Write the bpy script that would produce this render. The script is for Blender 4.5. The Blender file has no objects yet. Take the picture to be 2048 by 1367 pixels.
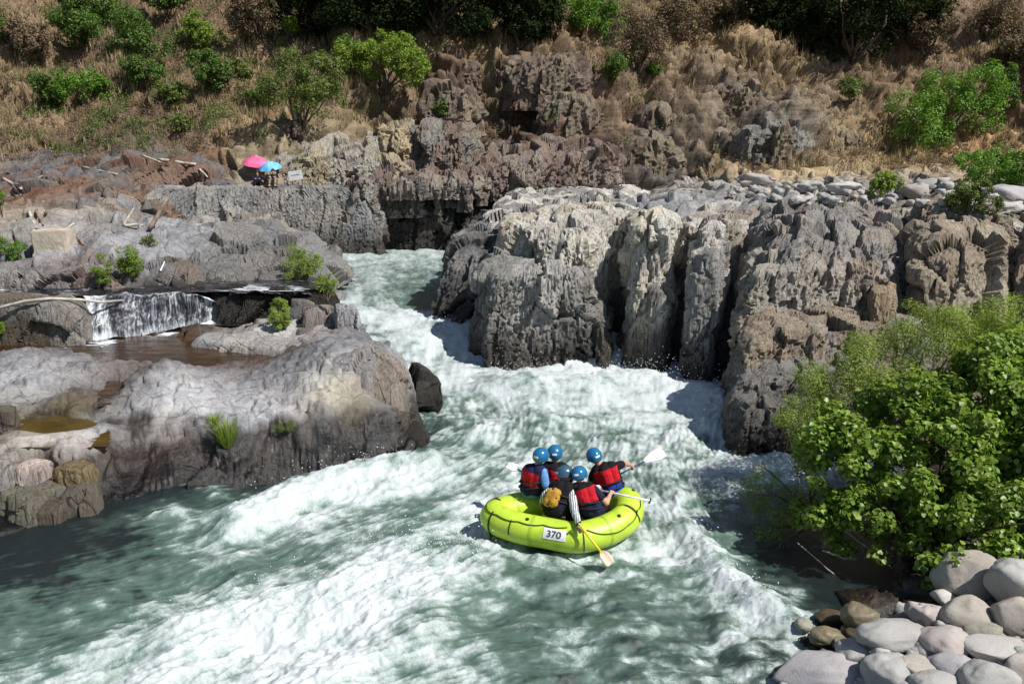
import bpy, bmesh, math, random
import numpy as np
from mathutils import Vector, Matrix
random.seed(7)
RAD = math.radians
# ------------------------------------------------------------------ camera geometry
CAMH = 6.74; PITCH = RAD(13.5); FPX = 1700.0
CP, SP = math.cos(PITCH), math.sin(PITCH)
def ray(px, py):
    X = (px-1024)/FPX; Y = (683.5-py)/FPX
    return X, CP+Y*SP, -SP+Y*CP
def PZ(px, py, z):
    d = ray(px, py); t = (z-CAMH)/d[2]
    return (d[0]*t, d[1]*t, z)
def PD(px, py, D):
    d = ray(px, py); t = D/d[1]
    return (d[0]*t, D, CAMH+d[2]*t)
def XD(px, D, py=600):
    d = ray(px, py); return (d[0]*D/d[1], D)
S = bpy.context.scene
COL = S.collection
# ------------------------------------------------------------------ numpy noise
GR = np.array([[1,1,0],[-1,1,0],[1,-1,0],[-1,-1,0],[1,0,1],[-1,0,1],[1,0,-1],[-1,0,-1],
               [0,1,1],[0,-1,1],[0,1,-1],[0,-1,-1],[1,1,0],[-1,1,0],[0,-1,1],[0,-1,-1]], np.float32)
def _h(i, j, k, seed):
    n = (i*np.uint32(374761393) + j*np.uint32(668265263) + k*np.uint32(2147483647-58) + np.uint32(seed*1013904223 & 0xffffffff))
    n = (n ^ (n >> np.uint32(13)))*np.uint32(1274126177)
    n = (n ^ (n >> np.uint32(16)))*np.uint32(2246822519)
    return n ^ (n >> np.uint32(15))
def perlin(p, seed=0):
    p = np.asarray(p, np.float32)
    i = np.floor(p); f = p-i
    iu = i.astype(np.int64).astype(np.uint32)
    w = f*f*f*(f*(f*6-15)+10)
    out = np.zeros(len(p), np.float32)
    for a in (0, 1):
        wa = w[:,0] if a else 1-w[:,0]
        for b in (0, 1):
            wb = w[:,1] if b else 1-w[:,1]
            for c in (0, 1):
                wc = w[:,2] if c else 1-w[:,2]
                g = GR[_h(iu[:,0]+np.uint32(a), iu[:,1]+np.uint32(b), iu[:,2]+np.uint32(c), seed) & np.uint32(15)]
                d = g[:,0]*(f[:,0]-a)+g[:,1]*(f[:,1]-b)+g[:,2]*(f[:,2]-c)
                out += wa*wb*wc*d
    return out
def fbm(p, seed=0, octv=4, gain=.5, lac=2.03):
    p = np.asarray(p, np.float32); s = np.zeros(len(p), np.float32); a = 1.; q = p
    for o in range(octv):
        s += a*perlin(q, seed+o*17); a *= gain; q = q*lac+3.7
    return s
def ridged(p, seed=0, octv=3, gain=.5):
    p = np.asarray(p, np.float32); s = np.zeros(len(p), np.float32); a = 1.; q = p
    for o in range(octv):
        s += a*(1-2.2*np.abs(perlin(q, seed+o*31))); a *= gain; q = q*2.1+5.1
    return s
def worley(p, seed=0, facet=False):
    """returns (cell random 0..1, distance to cell edge[, tilt of the cell's own facet])"""
    p = np.asarray(p, np.float32); n = len(p)
    i = np.floor(p); f = p-i; iu = i.astype(np.int64)
    d1 = np.full(n, 9., np.float32); d2 = np.full(n, 9., np.float32); hh = np.zeros(n, np.uint32); tl = np.zeros(n, np.float32)
    for a in (-1, 0, 1):
        for b in (-1, 0, 1):
            for c in (-1, 0, 1):
                h = _h((iu[:,0]+a).astype(np.uint32), (iu[:,1]+b).astype(np.uint32), (iu[:,2]+c).astype(np.uint32), seed)
                ox = (h & np.uint32(1023)).astype(np.float32)/1023
                oy = ((h >> np.uint32(10)) & np.uint32(1023)).astype(np.float32)/1023
                oz = ((h >> np.uint32(20)) & np.uint32(1023)).astype(np.float32)/1023
                vx = a+ox-f[:,0]; vy = b+oy-f[:,1]; vz = c+oz-f[:,2]; d = vx*vx+vy*vy+vz*vz
                m = d < d1
                d2 = np.where(m, d1, np.minimum(d2, d)); hh = np.where(m, h, hh); d1 = np.where(m, d, d1)
                if facet:
                    g = vx*(ox*2-1)+vy*(oy*2-1)+vz*(oz*2-1)
                    tl = np.where(m, g, tl)
    r = ((hh >> np.uint32(5)) & np.uint32(255)).astype(np.float32)/255
    if facet: return r, np.sqrt(d2)-np.sqrt(d1), tl
    return r, np.sqrt(d2)-np.sqrt(d1)
def sstep(a, b, x):
    t = np.clip((x-a)/(b-a), 0, 1); return t*t*(3-2*t)
class RBF:
    def __init__(s, xy, v, soft=.05, lam=1e-3):
        s.p = np.array(xy, float); v = np.array(v, float)
        if v.ndim == 1: v = v[:,None]
        s.c = soft; n = len(s.p)
        K = np.sqrt(((s.p[:,None]-s.p[None])**2).sum(-1)+soft*soft)
        A = np.zeros((n+3, n+3)); A[:n,:n] = K-lam*np.eye(n)
        A[:n,n] = 1; A[:n,n+1:] = s.p; A[n,:n] = 1; A[n+1:,:n] = s.p.T
        b = np.zeros((n+3, v.shape[1])); b[:n] = v
        s.w = np.linalg.solve(A, b)
    def __call__(s, x, y):
        x = np.ravel(x); y = np.ravel(y); n = len(s.p); out = []
        for k in range(0, len(x), 60000):
            xx = x[k:k+60000]; yy = y[k:k+60000]
            K = np.sqrt((xx[:,None]-s.p[None,:,0])**2+(yy[:,None]-s.p[None,:,1])**2+s.c**2)
            out.append(K@s.w[:n]+s.w[n]+xx[:,None]*s.w[n+1]+yy[:,None]*s.w[n+2])
        o = np.concatenate(out)
        return o[:,0] if o.shape[1] == 1 else o
# ------------------------------------------------------------------ mesh helpers
def mesh(name, V, faces, mats=(), smooth=True, parent=None, attrs=None, link=True, fmat=None):
    """V (n,3); faces: array (m,k) or a list of index tuples"""
    V = np.asarray(V, np.float32).reshape(-1, 3); me = bpy.data.meshes.new(name)
    if isinstance(faces, np.ndarray):
        m, k = faces.shape; me.vertices.add(len(V)); me.vertices.foreach_set('co', V.ravel())
        me.loops.add(m*k); me.loops.foreach_set('vertex_index', faces.astype(np.int32).ravel())
        me.polygons.add(m); me.polygons.foreach_set('loop_start', np.arange(0, m*k, k, dtype=np.int32))
        try: me.polygons.foreach_set('loop_total', np.full(m, k, np.int32))
        except Exception: pass
    else:
        me.from_pydata([tuple(map(float, v)) for v in V], [], [tuple(f) for f in faces])
    me.update(calc_edges=True); me.validate()
    me.polygons.foreach_set('use_smooth', np.full(len(me.polygons), smooth, bool))
    if attrs:
        for k, a in attrs.items():
            a = np.asarray(a, np.float32)
            if a.ndim == 1:
                at = me.attributes.new(k, 'FLOAT', 'POINT'); at.data.foreach_set('value', a)
            else:
                at = me.attributes.new(k, 'FLOAT_VECTOR', 'POINT'); at.data.foreach_set('vector', a.ravel())
    if not isinstance(mats, (list, tuple)): mats = [mats]
    for m_ in mats: me.materials.append(m_)
    if fmat is not None: me.polygons.foreach_set('material_index', np.asarray(fmat, np.int32))
    ob = bpy.data.objects.new(name, me)
    if link: COL.objects.link(ob)
    if parent: ob.parent = parent
    return ob
def gfaces(n, m, wrap=False):
    """grid of n rows, m columns"""
    r = np.arange(n-1)[:,None]; mm = m if wrap else m-1; c = np.arange(mm)[None]
    c2 = (c+1) % m
    return np.stack([r*m+c, r*m+c2, (r+1)*m+c2, (r+1)*m+c], -1).reshape(-1, 4)
def gnormals(G, wrap=False):
    n, m, _ = G.shape
    du = np.gradient(G, axis=0)
    dv = (np.roll(G, -1, 1)-np.roll(G, 1, 1)) if wrap else np.gradient(G, axis=1)
    N = np.cross(dv, du); l = np.linalg.norm(N, axis=-1, keepdims=True); l[l < 1e-9] = 1
    return N/l
def tag(o, label=None, cat=None, group=None, kind=None):
    if label: o['label'] = label
    if cat: o['category'] = cat
    if group: o['group'] = group
    if kind: o['kind'] = kind
    return o
def empty(name, loc=(0,0,0), rz=0, label=None, cat=None, group=None):
    o = bpy.data.objects.new(name, None); COL.objects.link(o); o.location = loc; o.rotation_euler = (0, 0, rz)
    o.empty_display_size = .1
    return tag(o, label, cat, group)
# ------------------------------------------------------------------ node helpers
class NT:
    def __init__(s, name, mat=True):
        s.m = bpy.data.materials.new(name); s.m.use_nodes = True; s.t = s.m.node_tree; s.t.nodes.clear()
        s.out = s.n('ShaderNodeOutputMaterial')
    def n(s, typ, **kw):
        nd = s.t.nodes.new(typ)
        for k, v in kw.items():
            if k.startswith('_'): setattr(nd, k[1:], v)
        return nd
    def lk(s, a, b): s.t.links.new(a, b); return b
    def inp(s, sock, v):
        if hasattr(v, 'is_linked') or isinstance(v, bpy.types.NodeSocket): s.t.links.new(v, sock)
        else:
            if sock.type == 'RGBA' and len(v) == 3: v = (*v, 1)
            sock.default_value = v
    def pos(s): return s.n('ShaderNodeNewGeometry').outputs['Position']
    def attr(s, name, vec=False):
        a = s.n('ShaderNodeAttribute'); a.attribute_name = name
        return a.outputs['Vector'] if vec else a.outputs['Fac']
    def mapping(s, v, scale=(1,1,1), rot=(0,0,0)):
        m = s.n('ShaderNodeMapping'); s.inp(m.inputs['Vector'], v); m.inputs['Scale'].default_value = scale
        m.inputs['Rotation'].default_value = rot; return m.outputs[0]
    def noise(s, v, scale, detail=4, rough=.55, dist=0):
        m = s.n('ShaderNodeTexNoise'); s.inp(m.inputs['Vector'], v); m.inputs['Scale'].default_value = scale
        m.inputs['Detail'].default_value = detail; m.inputs['Roughness'].default_value = rough
        m.inputs['Distortion'].default_value = dist; return m.outputs['Fac']
    def voro(s, v, scale, feat='DISTANCE_TO_EDGE', out='Distance'):
        m = s.n('ShaderNodeTexVoronoi'); m.feature = feat; s.inp(m.inputs['Vector'], v)
        m.inputs['Scale'].default_value = scale; return m.outputs[out]
    def ramp(s, f, a, b, ca=0., cb=1.):
        m = s.n('ShaderNodeMapRange'); m.interpolation_type = 'SMOOTHSTEP'; s.inp(m.inputs['Value'], f)
        m.inputs['From Min'].default_value = a; m.inputs['From Max'].default_value = b
        m.inputs['To Min'].default_value = ca; m.inputs['To Max'].default_value = cb; return m.outputs['Result']
    def math(s, op, a, b=None):
        m = s.n('ShaderNodeMath'); m.operation = op; s.inp(m.inputs[0], a)
        if b is not None: s.inp(m.inputs[1], b)
        return m.outputs[0]
    def mix(s, f, a, b, mode='MIX'):
        m = s.n('ShaderNodeMix'); m.data_type = 'RGBA'; m.blend_type = mode
        s.inp(m.inputs['Factor'], f); s.inp(m.inputs['A'], a) if False else None
        A = [i for i in m.inputs if i.name == 'A' and i.type == 'RGBA'][0]; B = [i for i in m.inputs if i.name == 'B' and i.type == 'RGBA'][0]
        s.inp(A, a); s.inp(B, b)
        return [o for o in m.outputs if o.type == 'RGBA'][0]
    def bump(s, h, strength=.5, dist=.05, normal=None):
        m = s.n('ShaderNodeBump'); m.inputs['Strength'].default_value = strength; m.inputs['Distance'].default_value = dist
        s.inp(m.inputs['Height'], h)
        if normal is not None: s.inp(m.inputs['Normal'], normal)
        return m.outputs[0]
    def bsdf(s, col, rough=.8, spec=.3, normal=None, **kw):
        b = s.n('ShaderNodeBsdfPrincipled'); s.inp(b.inputs['Base Color'], col); s.inp(b.inputs['Roughness'], rough)
        s.inp(b.inputs['Specular IOR Level'], spec)
        if normal is not None: s.inp(b.inputs['Normal'], normal)
        for k, v in kw.items(): s.inp(b.inputs[k.replace('_', ' ')], v)
        s.lk(b.outputs[0], s.out.inputs['Surface']); s.b = b
        return s
def plain(name, col, rough=.6, spec=.4, var=.12, scale=8, **kw):
    t = NT(name); p = t.n('ShaderNodeTexCoord').outputs['Object']
    n = t.noise(p, scale, 3)
    c = t.mix(t.ramp(n, .3, .7), tuple(x*(1-var) for x in col), tuple(min(1, x*(1+var)) for x in col))
    t.bsdf(c, rough, spec, t.bump(t.noise(p, scale*6, 3), .25, .01), **kw); return t.m
# ------------------------------------------------------------------ river level and terrain heights
def river_z(D):
    return np.interp(D, [9, 13, 17, 20.5, 22.3, 23.8, 25.2, 27, 30, 40], [-.15, -.06, .02, .12, .28, .5, .95, 1.28, 1.38, 1.42])
GP = []
def gz(*pts):
    for px, py, z in pts: GP.append(PZ(px, py, z))
def gd(*pts):
    for px, py, D in pts: GP.append(PD(px, py, D))
# river bed
gz((100,1330,-1.2),(400,1200,-1.3),(700,1100,-1.3),(900,1000,-1.2),(1000,850,-1.),(950,760,-.6),(850,690,.0),(800,600,.3),(760,540,.4),
   (1400,1200,-1.2),(1300,1000,-1.2),(1350,860,-1.),(1150,780,-.6),(50,1250,-.9),(200,1110,-.5),(450,1040,-.55),(700,985,-.6),(1000,1330,-1.3),
   (1500,1000,-1.),(860,640,.2),(880,560,.4),(700,540,.5),(-300,1300,-.6),(600,1400,-1.3),(1450,1380,-.5))
# left shore waterline
gz((-300,1090,.15),(0,1055,-.03),(150,1018,-.02),(300,990,-.02),(450,968,-.03),(600,945,-.03),(750,925,-.02),(850,912,-.03),(840,870,-.3),(880,800,-.5),
   (905,935,-.5),(845,840,-.5),(838,760,-.2),(800,690,.1),(745,650,.55),(715,610,.9),(668,560,1.0),(640,530,1.25),(620,520,1.4))
# ridge and its faces
gz((330,724,1.75),(270,748,1.35),(390,742,1.5),(440,765,1.18),(490,768,1.1),(545,735,1.4),(600,700,1.75),(660,680,1.98),(720,676,1.98),(775,700,1.75),(806,750,1.3),(812,800,.75),
   (250,850,.88),(330,800,1.22),(400,850,.9),(500,820,.98),(600,790,1.22),(700,760,1.5),(650,850,.85),(760,820,.85),(700,800,1.15),(500,880,.62),(350,895,.56),(600,860,.75),
   (400,930,.24),(600,902,.36),(750,890,.35),(820,895,.2),(250,940,.3),(520,915,.32),(680,870,.6))
# small pool basin and left slab
gz((38,860,.96),(212,850,.96),(118,816,1.0),(70,820,.99),(172,814,1.0),(118,890,.93),(70,888,.93),(165,884,.94),(118,866,.68),(78,866,.73),(160,862,.73),(120,850,.72),
   (50,700,1.35),(0,790,1.12),(100,760,1.25),(200,735,1.3),(150,815,1.03),(250,725,1.25),(0,870,.9),(60,905,.72),(200,885,.8),(100,945,.42),(0,960,.45),(0,720,1.3),(-250,800,1.3),(-250,950,.6),
   (236,782,.85),(262,735,.85),(215,805,.92))
# brown pool bed and its far rim slab
gz((350,692,.7),(450,700,.65),(540,722,.7),(430,735,.7),(270,690,.75),(130,688,.8),(30,690,.85),(300,675,.85),(570,705,.95),
   (430,655,1.25),(520,652,1.38),(600,675,1.38),(480,680,1.12),(615,692,1.4),(390,668,1.1))
# ledge left of the fall, the fall's own rock, pools beyond
gz((-250,690,.9),(0,690,.9),(195,680,.85),(260,672,.85),(330,664,.85),(420,645,.9),(520,640,.95),(560,640,1.1),(600,635,1.2),(670,640,1.5),(700,662,1.45),(620,655,1.4))
gz((-250,585,2.),(0,585,2.),(100,580,2.),(200,580,2.),(300,580,2.),(400,578,2.),(500,575,1.95),(600,575,1.85),(640,556,1.8))
gz((0,535,2.62),(60,528,2.72),(100,516,2.85),(150,545,2.5),(200,530,2.75),(260,525,2.8),(330,540,2.5),(300,490,3.2),(400,545,2.35),(380,470,3.4),(240,470,3.4),(560,520,2.2),(620,505,2.2),
   (500,545,2.15),(-250,540,2.7))
gd((450,441,32.5),(540,455,32.8),(620,490,33),(380,455,32.6),(640,512,34),(450,500,30),(120,440,31),(0,440,31),(-300,440,31),(240,430,33.),(150,400,35),(0,400,35),(200,385,36.5),
   (200,350,39),(60,350,39),(-300,350,39),(330,335,40.5),(150,310,42.5),(420,300,43),(-100,300,43),(240,372,38),(430,345,42),
   (480,330,42),(540,310,42.6),(560,372,40.6),(680,372,42),(800,372,46.5))
# gorge floor behind
for x, y, z in [(-8,38,.2),(-5,38.5,0),(-2,39,0),(0,41,0),(3,42,0),(8,42,0),(-3,36,.2),(-1.5,34,.2),(-3,46.5,4.2),(0,49,4.8),(-6,42.5,.3),(-4.5,41,.1),(-3,43,.1),(1,43.5,.2),(-9.5,37,2.2),(-12,36.5,2.6),(-14.5,35.5,3.0),(-10,38.3,2.4),(-13,38.2,2.8),(-15.5,38.,3.4),(-8.5,36,1.8)]: GP.append((x, y, z))
# hillside
gd((100,250,46),(400,250,45.6),(650,245,45.2),(-300,250,46),(900,215,46.5),(1100,240,47.5),(1300,300,47),(1500,350,46),(1700,335,50),(2000,318,50),(2300,300,50),(800,255,45.0),
   (1200,200,50.5),(1400,220,51),(1600,250,51),(1750,270,53),(1950,280,54),(1300,120,55.5),(1500,100,57),
   (100,150,53),(300,165,51),(500,150,54),(700,130,52),(900,110,51),(1050,120,51.5),(1200,140,53),(1400,150,55),(1600,140,56.5),(1850,170,57),(2100,150,57),(-300,140,54),
   (50,60,60),(250,90,56),(450,60,59.5),(650,60,60),(800,60,56),(950,50,57),(1150,50,58),(1350,60,61),(1550,50,62),(1750,80,61),(2000,60,61.5),(-300,50,61),(2300,50,62),
   (0,0,64),(400,0,63),(800,0,62),(1200,0,62),(1600,0,66),(2048,0,65),(200,-300,82),(1000,-300,80),(1800,-300,84),(-400,-900,120),(1000,-900,118),(2500,-900,120),(2600,0,66))
# right plateau (under the cliff blocks) and the near right shore
for x, y, z in [(1,30,3.2),(4,27,3.3),(8,26,3.6),(12,26,3.8),(18,25,4.2),(2,36,3.9),(8,34,4.55),(14,33,4.75),(20,33,4.9),(4,43,4.3),(10,42,4.85),(16,42,5.05),(22,42,5.2),
                (9,21.5,1.5),(13,20,2.2),(20,20,3.),(6,19.2,-.5),(5,22,-.5),(6,17.2,-.6),(8,17.5,.0),(12,16,1.6),(18,14,2.2)]: GP.append((x, y, z))
gz((1600,1310,-.12),(1700,1310,.08),(1850,1250,.3),(2000,1220,.42),(2060,1120,.6),(2060,1367,.35),(1800,1367,.15),(1640,1230,-.25),(1770,1190,.0),(1550,1340,-.15),(1560,1200,-.6),
   (1650,1120,-.6),(1740,1110,-.4),(1820,1120,.2),(1720,1000,-.5),(1700,1180,-.3),(1650,950,-.6),(1850,1000,.5),(2000,950,.9),(2300,1100,.9),(2300,900,1.3),(1580,1040,-.7),(1900,1500,.1),(2400,1400,.5))
GP = np.array(GP)
# merge near-coincident points
keep = []
for i, p in enumerate(GP):
    if all((p[0]-GP[j][0])**2+(p[1]-GP[j][1])**2 > .04 for j in keep): keep.append(i)
GP = GP[keep]
GR_RBF = RBF(GP[:,:2], GP[:,2], .05, 1e-3)
# coarse lookup for placing things
LX = np.linspace(-45, 45, 451); LY = np.linspace(6, 100, 471)
_gx, _gy = np.meshgrid(LX, LY); LZ = GR_RBF(_gx, _gy).reshape(_gx.shape)
def gheight(x, y):
    fx = np.clip((np.asarray(x)+45)/.2, 0, 449.99); fy = np.clip((np.asarray(y)-6)/.2, 0, 469.99)
    i = fx.astype(int); j = fy.astype(int); a = fx-i; b = fy-j
    return LZ[j,i]*(1-a)*(1-b)+LZ[j,i+1]*a*(1-b)+LZ[j+1,i]*(1-a)*b+LZ[j+1,i+1]*a*b
def hit(px, py, D0=9., D1=99.):
    d = ray(px, py); D = np.arange(D0, D1, .05); t = D/d[1]; x = d[0]*t; z = CAMH+d[2]*t
    g = gheight(x, D); k = np.argmax(z <= g) if (z <= g).any() else len(D)-1
    return Vector((float(x[k]), float(D[k]), float(g[k])))
# ------------------------------------------------------------------ rock colour control (albedo), given where the photo shows it
C_SLAB=(.36,.36,.372); C_GREY=(.27,.27,.28); C_DGREY=(.14,.145,.155); C_WET_SHADE=(.035,.028,.022); C_BRWET=(.075,.045,.025); C_RUST=(.19,.105,.07)
C_TAN=(.30,.24,.165); C_STRAW=(.43,.34,.21); C_SCRUB=(.15,.12,.088); C_OCHRE=(.36,.31,.215); C_RED=(.20,.15,.125); C_DIRT=(.24,.19,.145); C_COB=(.26,.245,.22)
CC = [(330,760,C_SLAB,0),(100,760,C_SLAB,0),(0,750,C_SLAB,0),(200,860,C_SLAB,0),(400,830,C_SLAB,0),(600,740,C_GREY,0),(700,700,C_GREY,0),(780,760,C_GREY,0),(560,850,C_SLAB,0),
  (700,775,(.42,.39,.32),0),(640,790,(.46,.43,.37),0),(560,870,C_DGREY,0),(620,840,(.2,.18,.16),0),(740,850,C_WET_SHADE,0),(430,900,C_DGREY,0),(350,905,(.12,.08,.05),0),(480,820,C_SLAB,0),(330,870,(.42,.40,.38),0),(60,900,(.5,.46,.41),0),(150,880,(.46,.43,.4),0),(650,870,C_DGREY,0),(800,860,C_DGREY,0),(500,890,C_DGREY,0),
  (400,920,C_BRWET,0),(550,920,C_BRWET,0),(700,910,C_WET_SHADE,0),(820,905,C_WET_SHADE,0),(250,950,C_BRWET,0),(150,990,C_WET_SHADE,0),(0,1020,C_WET_SHADE,0),(300,985,C_WET_SHADE,0),(600,945,C_WET_SHADE,0),(60,970,C_BRWET,0),
  (115,858,(.10,.075,.02),0),(230,780,C_BRWET,0),(400,700,C_BRWET,0),(540,715,C_BRWET,0),(130,690,C_WET_SHADE,0),(520,655,(.45,.43,.41),0),(590,680,(.47,.45,.43),0),
  (90,640,C_DGREY,0),(90,605,C_GREY,0),(20,640,C_DGREY,0),(300,620,C_WET_SHADE,0),(430,610,C_WET_SHADE,0),(540,610,C_WET_SHADE,0),(640,600,C_GREY,0),(690,655,C_DGREY,0),(300,575,C_WET_SHADE,0),(560,575,C_WET_SHADE,0),(60,580,C_WET_SHADE,0),
  (60,540,C_GREY,0),(150,545,C_RED,0),(100,500,C_GREY,0),(240,510,C_GREY,0),(300,530,C_GREY,0),(420,490,C_GREY,0),(450,460,C_GREY,0),(560,500,C_DGREY,0),(620,520,C_WET_SHADE,0),(200,460,C_GREY,0),(300,430,C_GREY,0),
  (20,440,(.33,.29,.24),0),(120,430,(.33,.28,.23),0),(200,410,C_DGREY,0),(100,385,C_RUST,0),(30,400,C_RUST,0),(160,375,C_RUST,0),(280,390,C_RED,0),(330,360,C_RED,0),(420,340,C_RUST,0),(200,350,C_DGREY,.1),
  (60,340,C_DGREY,.2),(340,320,C_DGREY,.3),(200,310,C_SCRUB,.7),(60,290,C_DIRT,.9),(400,290,C_DIRT,.6),(480,330,C_OCHRE,0),(560,280,C_OCHRE,.2),(100,240,C_TAN,1),(300,240,C_SCRUB,.8),(480,250,C_TAN,.8),
  (700,280,C_OCHRE,.1),(800,260,C_OCHRE,.2),(650,200,C_SCRUB,.9),(50,150,C_DIRT,1),(300,150,C_SCRUB,1),(520,150,C_TAN,1),(620,110,C_TAN,1),(100,50,C_DIRT,1),(350,50,C_SCRUB,1),(550,50,C_DIRT,1),
  (880,80,C_STRAW,1),(950,90,C_STRAW,1),(700,60,C_SCRUB,.8),(900,150,C_RED,.2),(1000,130,C_TAN,.35),(900,210,C_SCRUB,.3),(1050,220,C_RED,.3),(1150,200,(.26,.2,.155),.2),(1100,260,C_RED,.2),(1250,240,(.28,.22,.165),.25),
  (1200,300,C_RED,.2),(1350,200,(.28,.225,.165),.3),(1300,330,C_DGREY,.1),(1450,90,C_STRAW,.9),(1400,130,(.27,.215,.16),.4),(1550,180,(.26,.21,.16),.3),(1500,280,(.3,.28,.25),.1),(1600,280,(.28,.26,.23),.2),(1450,330,(.26,.22,.17),.3),
  (1700,320,C_STRAW,.8),(1850,310,(.45,.32,.19),.7),(2000,300,(.42,.31,.19),.7),(1600,355,C_STRAW,.6),(1700,230,(.26,.21,.16),.4),(1750,280,C_TAN,.5),(2000,200,(.26,.2,.15),.5),(1850,100,C_DIRT,.9),(2020,60,C_DIRT,1),
  (1650,60,C_SCRUB,.7),(1250,60,C_SCRUB,.8),(1100,80,C_DIRT,.8),(1850,1250,C_COB,0),(2040,1200,C_COB,0),(1600,1300,(.16,.11,.05),0),(1700,1150,C_WET_SHADE,0),(1900,1000,C_SCRUB,0),(2040,950,C_SCRUB,0),(1700,1350,C_COB,0)]
cpos = []; cval = []
for px, py, c, g in CC:
    h = hit(px, py); cpos.append((h.x, h.y)); cval.append((*c, g))
for x, y, c, g in [(4,28,C_GREY,0),(10,28,(.33,.31,.28),0),(15,26,C_DIRT,0),(6,36,C_GREY,0),(14,36,C_COB,0),(22,30,C_DIRT,.2),(12,42,(.42,.33,.2),.5),(20,44,(.42,.33,.2),.6),(0,80,C_DIRT,1),(-30,90,C_SCRUB,1),(30,90,C_DIRT,1),
                   (0,20,C_WET_SHADE,0),(0,10,C_WET_SHADE,0),(-3,30,C_WET_SHADE,0),(-2,40,C_WET_SHADE,0),(0,42,C_WET_SHADE,0),(3,43,C_WET_SHADE,0),(-4,43,C_WET_SHADE,0),(10,17,C_DIRT,0),(5,22,C_WET_SHADE,0)]:  # gorge recess points: dark tint puts its shade into the ground colour
    cpos.append((x, y)); cval.append((*c, g))
TINT = RBF(cpos, cval, .15, .02)
def rock_mat(name, base=None, grass=False, gloss=0.):
    t = NT(name); p = t.pos()
    st = t.mapping(p, (1, 1, .16), (0, RAD(9), RAD(20)))
    tint = t.attr('tint', True) if base is None else base
    wet = t.attr('wet')
    big = t.noise(p, .55, 4, .6); mid = t.noise(st, 3.2, 6, .65, .4); fine = t.noise(t.mapping(p, (1, 1, .11), (0, RAD(9), RAD(20))), 16, 7, .75, .3); spk = t.noise(p, 38, 3, .7)
    c = t.mix(t.ramp(big, .35, .68), tint, t.mix(.3, tint, (.30, .25, .19)))
    c = t.mix(t.ramp(mid, .52, .74, 0, .62), c, t.mix(1, c, (.42, .41, .42), 'MULTIPLY'))
    c = t.mix(t.ramp(mid, .44, .26, 0, .5), c, t.mix(1, c, (1.42, 1.38, 1.3), 'MULTIPLY'))
    c = t.mix(t.ramp(fine, .5, .64, 0, .8), c, t.mix(1, c, (.25, .25, .27), 'MULTIPLY'))
    c = t.mix(t.ramp(fine, .46, .3, 0, .5), c, t.mix(1, c, (1.5, 1.47, 1.4), 'MULTIPLY'))
    c = t.mix(t.ramp(spk, .58, .75, 0, .35), c, t.mix(1, c, (1.6, 1.55, 1.45), 'MULTIPLY'))
    cr = t.voro(t.mapping(t.n('ShaderNodeVectorMath').outputs[0] if False else p, (1, 1, .3), (0, RAD(9), RAD(20))), 1.7)
    crk = t.ramp(t.math('ADD', cr, t.math('MULTIPLY', t.math('SUBTRACT', mid, .5), .12)), .0, .035, 1, 0)
    c = t.mix(t.math('MULTIPLY', crk, .25), c, t.mix(1, c, (.3, .29, .28), 'MULTIPLY'))
    och = t.ramp(t.noise(t.mapping(p, (1, 1, .3)), 1.3, 5, .65), .6, .72, 0, .5)
    c = t.mix(och, c, t.mix(1, c, (1.35, .98, .62), 'MULTIPLY'))
    c = t.mix(wet, c, t.mix(1, c, (.16, .145, .13), 'MULTIPLY'))
    h = t.math('ADD', t.math('MULTIPLY', mid, .7), t.math('MULTIPLY', fine, -.9))
    h = t.math('SUBTRACT', h, t.math('MULTIPLY', crk, .35))
    nb = t.bump(h, 1., .10); nb = t.bump(spk, .4, .025, nb)
    rgh = t.ramp(wet, 0, 1, .85, .32)
    t.bsdf(c, rgh, t.ramp(wet, 0, 1, .2, .5), nb); return t.m
M_ROCK = rock_mat('ground_rock')
# ------------------------------------------------------------------ rock displacement in world space
CELL = [None]
def rockdisp(P, amp=1., big=1., flute=1., seed=0, lean=.15, cell=1.1, up=None):
    """jointed slate: tilted fracture facets at three sizes and a fine comb of steep cleavage lines"""
    if up is not None: flute = flute*(1-.68*sstep(.35, .85, np.abs(up)))
    q = P.astype(np.float32).copy(); q[:,0] -= lean*q[:,2]
    ca, sa = math.cos(.35), math.sin(.35); x = q[:,0]*ca-q[:,1]*sa; y = q[:,0]*sa+q[:,1]*ca
    q = np.stack([x, y, q[:,2]], 1)
    w = q+.10*np.stack([perlin(q*1.1, seed+91), perlin(q*1.1, seed+92), perlin(q*1.1, seed+93)], 1)
    cr, ce, t1 = worley(w*np.array([1.4, .95, .5], np.float32)*cell, seed+5, True)
    cr2, ce2, t2 = worley(w*np.array([4.4, 3.0, 1.5], np.float32)*cell, seed+6, True)
    cr3, ce3, t3 = worley(w*np.array([12, 8., 4.], np.float32)*cell, seed+7, True)
    d = big*(.34*(cr-.5)+.31*t1-.10*(1-sstep(0, .05, ce)))+big*.22*fbm(w*.5, seed+1, 2)
    d += flute*(.10*(cr2-.5)+.10*t2-.05*(1-sstep(0, .07, ce2)))+flute*(.03*(cr3-.5)+.035*t3)
    v = np.abs(perlin(w*np.array([11, 11, .6], np.float32), seed+2)); d += flute*(-.065*np.exp(-v*10)+.012)
    d += .02*fbm(q*np.array([9, 9, 5], np.float32), seed+4, 3, .6)
    CELL[0] = np.clip(.5*cr+.35*cr2+.15*cr3, 0, 1)
    return amp*d
def wetmask(P, seed=3, top=.75):
    n = .35*fbm(P*np.array([1.6, 1.6, .5], np.float32), seed, 3)
    return sstep(top, .12, P[:,2]-river_z(P[:,1])+n)
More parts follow.
